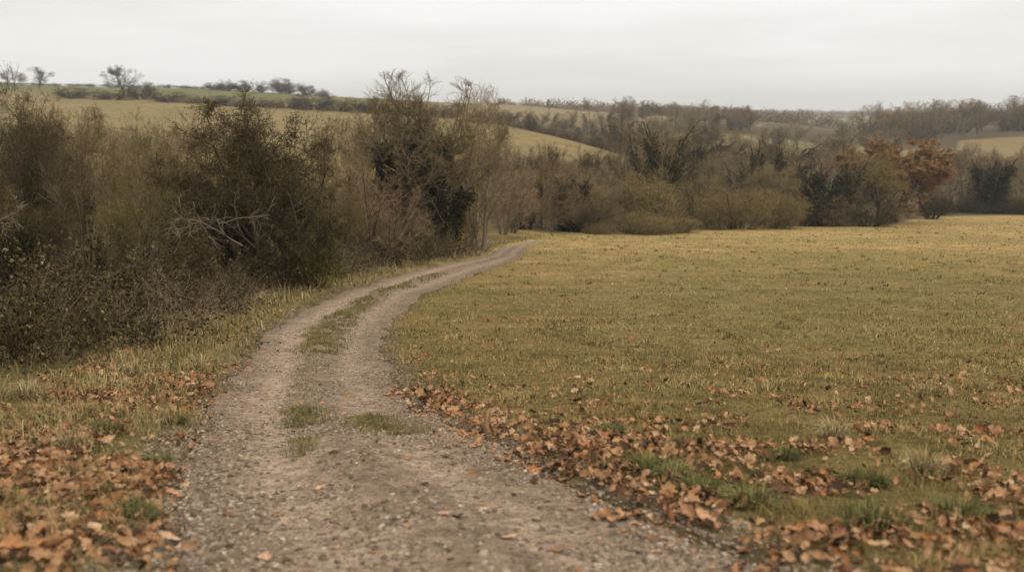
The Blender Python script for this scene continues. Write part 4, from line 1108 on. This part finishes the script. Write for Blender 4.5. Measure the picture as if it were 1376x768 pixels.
# ------------------------------------------------------------------ fallen leaves
def leaf_shape(seed):
    """one curled, lobed dry leaf about 1 unit long: rim + inner ring + midrib"""
    g = g_(seed); n = 22; a = np.linspace(0, 2 * math.pi, n, endpoint=False)
    lob = 1 + (.15 if seed % 3 else .06) * np.cos(a * (5 if seed % 2 else 7)) + .07 * g.normal(size=n)
    el = .5 * np.sqrt(1 / ((np.cos(a)) ** 2 + (np.sin(a) / g.uniform(.5, .75)) ** 2))
    r = el * lob
    cx, cy, tw = g.uniform(.3, 1.7), g.uniform(.1, 1.2) * (1 if g.uniform() < .7 else -1), g.uniform(-.8, .8)
    def z(x, y): return cx * y * y * 1.3 + cy * x * x * .7 + tw * x * y
    rows = []
    for f in (1, .55):
        x = r * f * np.cos(a); y = r * f * np.sin(a); rows.append(np.stack([x, y, z(x, y) + .03 * g.normal(size=n) * f], 1))
    v = np.concatenate(rows + [np.zeros((1, 3)), np.array([[-.5, .012, z(-.5, 0)], [-.5, -.012, z(-.5, 0)], [-.82, -.008, z(-.5, 0) + .06], [-.82, .008, z(-.5, 0) + .06]])])
    j = np.arange(n); k = (j + 1) % n
    q = np.stack([j, k, n + k, n + j], 1); t = np.stack([n + j, n + k, np.full(n, 2 * n)], 1)
    q = np.concatenate([q, [[2 * n + 1, 2 * n + 2, 2 * n + 3, 2 * n + 4]]])
    return v, q, t
LV = [leaf_shape(s) for s in range(300, 312)]
def build_leaves():
    g = g_(71)
    allx, ally = [], []
    for Y0, Y1, dens in ((2.6, 6, 1150), (6, 10, 850), (10, 16, 420), (16, 26, 130)):
        x, y = scatter(g, Y0, Y1, dens)
        k = (g.uniform(0, 1, len(x)) < litter_density(x, y)) & ~bramble_zone(x, y)
        allx.append(x[k]); ally.append(y[k])
    x = np.concatenate(allx); y = np.concatenate(ally); n = len(x)
    z = hsurf(x, y)
    trk = on_track(x, y)
    s = np.clip(.039 * np.exp(.42 * g.normal(size=n)), .016, .10) * np.where(trk, .85, 1)
    lit = litter_density(x, y)
    lift = np.where(trk, .004, .012 + .035 * lit * g.uniform(0, 1, n) + .012)
    e = np.stack([g.normal(size=n) * np.where(trk, .2, .55), g.normal(size=n) * np.where(trk, .2, .55), g.uniform(0, 6.28, n)], 1)
    kind = g.integers(0, len(LV), n)
    px, py = project(x, y, z)
    vis = (px > 0) & (px < 1376) & (py < 775) & (py > 0)
    size = np.where(vis, s / y, 0)
    big = np.argsort(-size)[:285]; isbig = np.zeros(n, bool); isbig[big] = True
    meshes = []
    for v, q, t in LV:
        b = MB(); b.add(v, q, t); meshes.append((b.mesh('leaf', M['fallen'], True)))
    for i in big:
        o = link('fallen_leaf', meshes[kind[i]]); o.location = (x[i], y[i], z[i] + lift[i]); o.rotation_euler = e[i]; o.scale = (s[i],) * 3
        if trk[i]: tag(o, 'dry brown leaf lying loose on the gravel of the near track', 'leaf', 'loose leaves on the track')
        elif px[i] < 400: tag(o, 'dry orange brown leaf in the thick litter at the lower left', 'leaf', 'leaves of the left foreground litter')
        else: tag(o, 'dry tan leaf in the drift of leaves at the lower right', 'leaf', 'leaves of the right foreground drift')
    mb = MB()
    for kk in range(len(LV)):
        ii = np.where(~isbig & (kind == kk))[0]
        if not len(ii): continue
        v, q, t = LV[kk]
        ca, sa = np.cos(e[ii]), np.sin(e[ii])
        X = np.repeat((v * 1.0)[None], len(ii), 0) * s[ii][:, None, None]
        def rot(A, c, s_, i0, i1):
            a = A[..., i0] * c[:, None] - A[..., i1] * s_[:, None]; b = A[..., i0] * s_[:, None] + A[..., i1] * c[:, None]
            A = A.copy(); A[..., i0] = a; A[..., i1] = b; return A
        X = rot(X, ca[:, 0], sa[:, 0], 1, 2); X = rot(X, ca[:, 1], -sa[:, 1], 0, 2); X = rot(X, ca[:, 2], sa[:, 2], 0, 1)
        X = X + np.stack([x[ii], y[ii], z[ii] + lift[ii]], 1)[:, None, :]
        o = np.arange(len(ii))[:, None, None] * len(v)
        mb.add(X, o + q[None], o + t[None] )
    tag(link('leaf_litter', mb.mesh('leaf_litter', M['fallen'], True)), 'carpet of dry orange, tan and brown leaves along both track edges', 'leaf litter', kind='stuff')
    # single leaves that lie alone on the track
    g = g_(72)
    for qx, Y, s_, rz, lab in [
        (215, 4.0, .15, .1, 'long pale tan leaf lying flat on the left track edge'),
        (238, 3.92, .07, 1.2, 'small whitish leaf beside the long pale one on the left track edge'),
        (228, 5.0, .085, .3, 'pale curled leaf at the left gravel edge, above the long one'),
        (232, 4.75, .085, 2.3, 'pale flat leaf at the left gravel edge, next to the curled one'),
        (684, 3.98, .085, .5, 'curled pale leaf alone on the right rut, nearest the camera'),
        (598, 4.35, .075, .1, 'flat pale leaf alone in the middle of the near track'),
        (652, 4.55, .06, .6, 'small pale leaf right of the flat one on the near track'),
        (355, 3.75, .08, 2.6, 'dull brown leaf lying on the left rut near the bottom'),
        (430, 5.05, .07, .9, 'twisted straw leaf below the small grass patch'),
        (795, 6.15, .13, 1.1, 'large pale leaf standing curled on the meadow edge')]:
        xx, _ = ground_at(qx, Y); zz = float(hsurf(np.array([xx]), np.array([Y]))[0])
        b = MB(); v, q, t = LV[int(g.integers(len(LV)))]; b.add(v, q, t)
        o = link('fallen_leaf', b.mesh('leaf', M['fallen_pale'], True)); o.location = (xx, Y, zz + .008); o.rotation_euler = (g.normal() * .15, g.normal() * .15, rz); o.scale = (s_, s_ * .8, s_ * .8)
        tag(o, lab, 'leaf')
    print('leaves', n)
build_leaves()

# ------------------------------------------------------------------ air
def haze():
    mb = MB(); x0, y0, z0, z1 = 4300, 4300, -60, 60
    V = [(sx * x0, sy * y0, z) for z in (z0, z1) for sx, sy in ((-1, -1), (1, -1), (1, 1), (-1, 1))]
    mb.add(V, [(0, 3, 2, 1), (4, 5, 6, 7), (0, 1, 5, 4), (1, 2, 6, 5), (2, 3, 7, 6), (3, 0, 4, 7)])
    m = bpy.data.materials.new('haze'); m.use_nodes = True; nt = m.node_tree; nt.nodes.clear()
    o = nt.nodes.new('ShaderNodeOutputMaterial'); p = nt.nodes.new('ShaderNodeVolumePrincipled')
    p.inputs['Color'].default_value = (.95, .94, .92, 1); p.inputs['Density'].default_value = HAZE; p.inputs['Anisotropy'].default_value = .2
    nt.links.new(p.outputs[0], o.inputs['Volume'])
    tag(link('haze', mb.mesh('haze', m)), 'thin pale haze hanging over the valley and the far hills', 'haze', kind='stuff')
HAZE = .00030
haze()

# ------------------------------------------------------------------ light, sky, camera
SUN_EL, SUN_AZ = 48, 150          # azimuth clockwise from +Y (the view direction)
w = bpy.data.worlds.new('World'); SC.world = w; w.use_nodes = True
nt = w.node_tree; bg = nt.nodes['Background']
sky = nt.nodes.new('ShaderNodeTexSky'); sky.sky_type = 'NISHITA'; sky.sun_disc = False
sky.sun_elevation = R(SUN_EL); sky.sun_rotation = R(SUN_AZ); sky.dust_density = 4; sky.ozone_density = .5
tc = nt.nodes.new('ShaderNodeTexCoord')
mp = nt.nodes.new('ShaderNodeMapping'); mp.inputs['Scale'].default_value = (1.0, 1.0, 7.0); nt.links.new(tc.outputs['Generated'], mp.inputs['Vector'])
cn = nt.nodes.new('ShaderNodeTexNoise'); cn.inputs['Scale'].default_value = 2.4; cn.inputs['Detail'].default_value = 5; cn.inputs['Roughness'].default_value = .5
nt.links.new(mp.outputs[0], cn.inputs['Vector'])
cl = ramp(nt, [(.38, (8.45, 8.28, 7.9)), (.50, (9.15, 9.0, 8.68)), (.62, (9.7, 9.58, 9.3))]); nt.links.new(cn.outputs['Fac'], cl.inputs[0])
mx = mixc(nt, .955, sky.outputs[0], cl.outputs[0])
sx = nt.nodes.new('ShaderNodeSeparateXYZ'); nt.links.new(tc.outputs['Generated'], sx.inputs[0])
mr = nt.nodes.new('ShaderNodeMapRange'); mr.inputs['From Min'].default_value = .16; mr.inputs['From Max'].default_value = .9; mr.inputs['To Min'].default_value = 1.0; mr.inputs['To Max'].default_value = 1.5
nt.links.new(sx.outputs['Z'], mr.inputs['Value'])
vm_ = nt.nodes.new('ShaderNodeVectorMath'); vm_.operation = 'SCALE'; nt.links.new(mx, vm_.inputs[0]); nt.links.new(mr.outputs[0], vm_.inputs['Scale'])
nt.links.new(vm_.outputs[0], bg.inputs['Color']); bg.inputs['Strength'].default_value = .107

sd = bpy.data.lights.new('sun', 'SUN'); sd.energy = 1.5; sd.angle = R(12); sd.color = (1, .93, .82)
so = bpy.data.objects.new('sun', sd); COL.objects.link(so)
d = Vector((math.sin(R(SUN_AZ)) * math.cos(R(SUN_EL)), math.cos(R(SUN_AZ)) * math.cos(R(SUN_EL)), math.sin(R(SUN_EL))))
so.rotation_euler = (-d).to_track_quat('-Z', 'Y').to_euler(); so.location = (0, 0, 60)

cam = bpy.data.cameras.new('camera'); co = bpy.data.objects.new('camera', cam); COL.objects.link(co)
cam.sensor_width = 36; cam.lens = 36 * F / 1376; cam.clip_end = 9000; cam.clip_start = .05
co.location = (0, 0, 0); co.rotation_euler = (math.pi / 2 - PITCH, 0, 0)
cam.dof.use_dof = True; cam.dof.focus_distance = 14; cam.dof.aperture_fstop = 2.0
SC.camera = co
SC.view_settings.view_transform = 'Standard'; SC.view_settings.look = 'None'; SC.view_settings.gamma = 1; SC.view_settings.exposure = 0
SC.cycles.max_bounces = 5; SC.cycles.diffuse_bounces = 1; SC.cycles.glossy_bounces = 1; SC.cycles.transmission_bounces = 1; SC.cycles.volume_bounces = 0
SC.cycles.use_denoising = True
print('done', round(time.time() - T0, 1), len(bpy.data.objects))
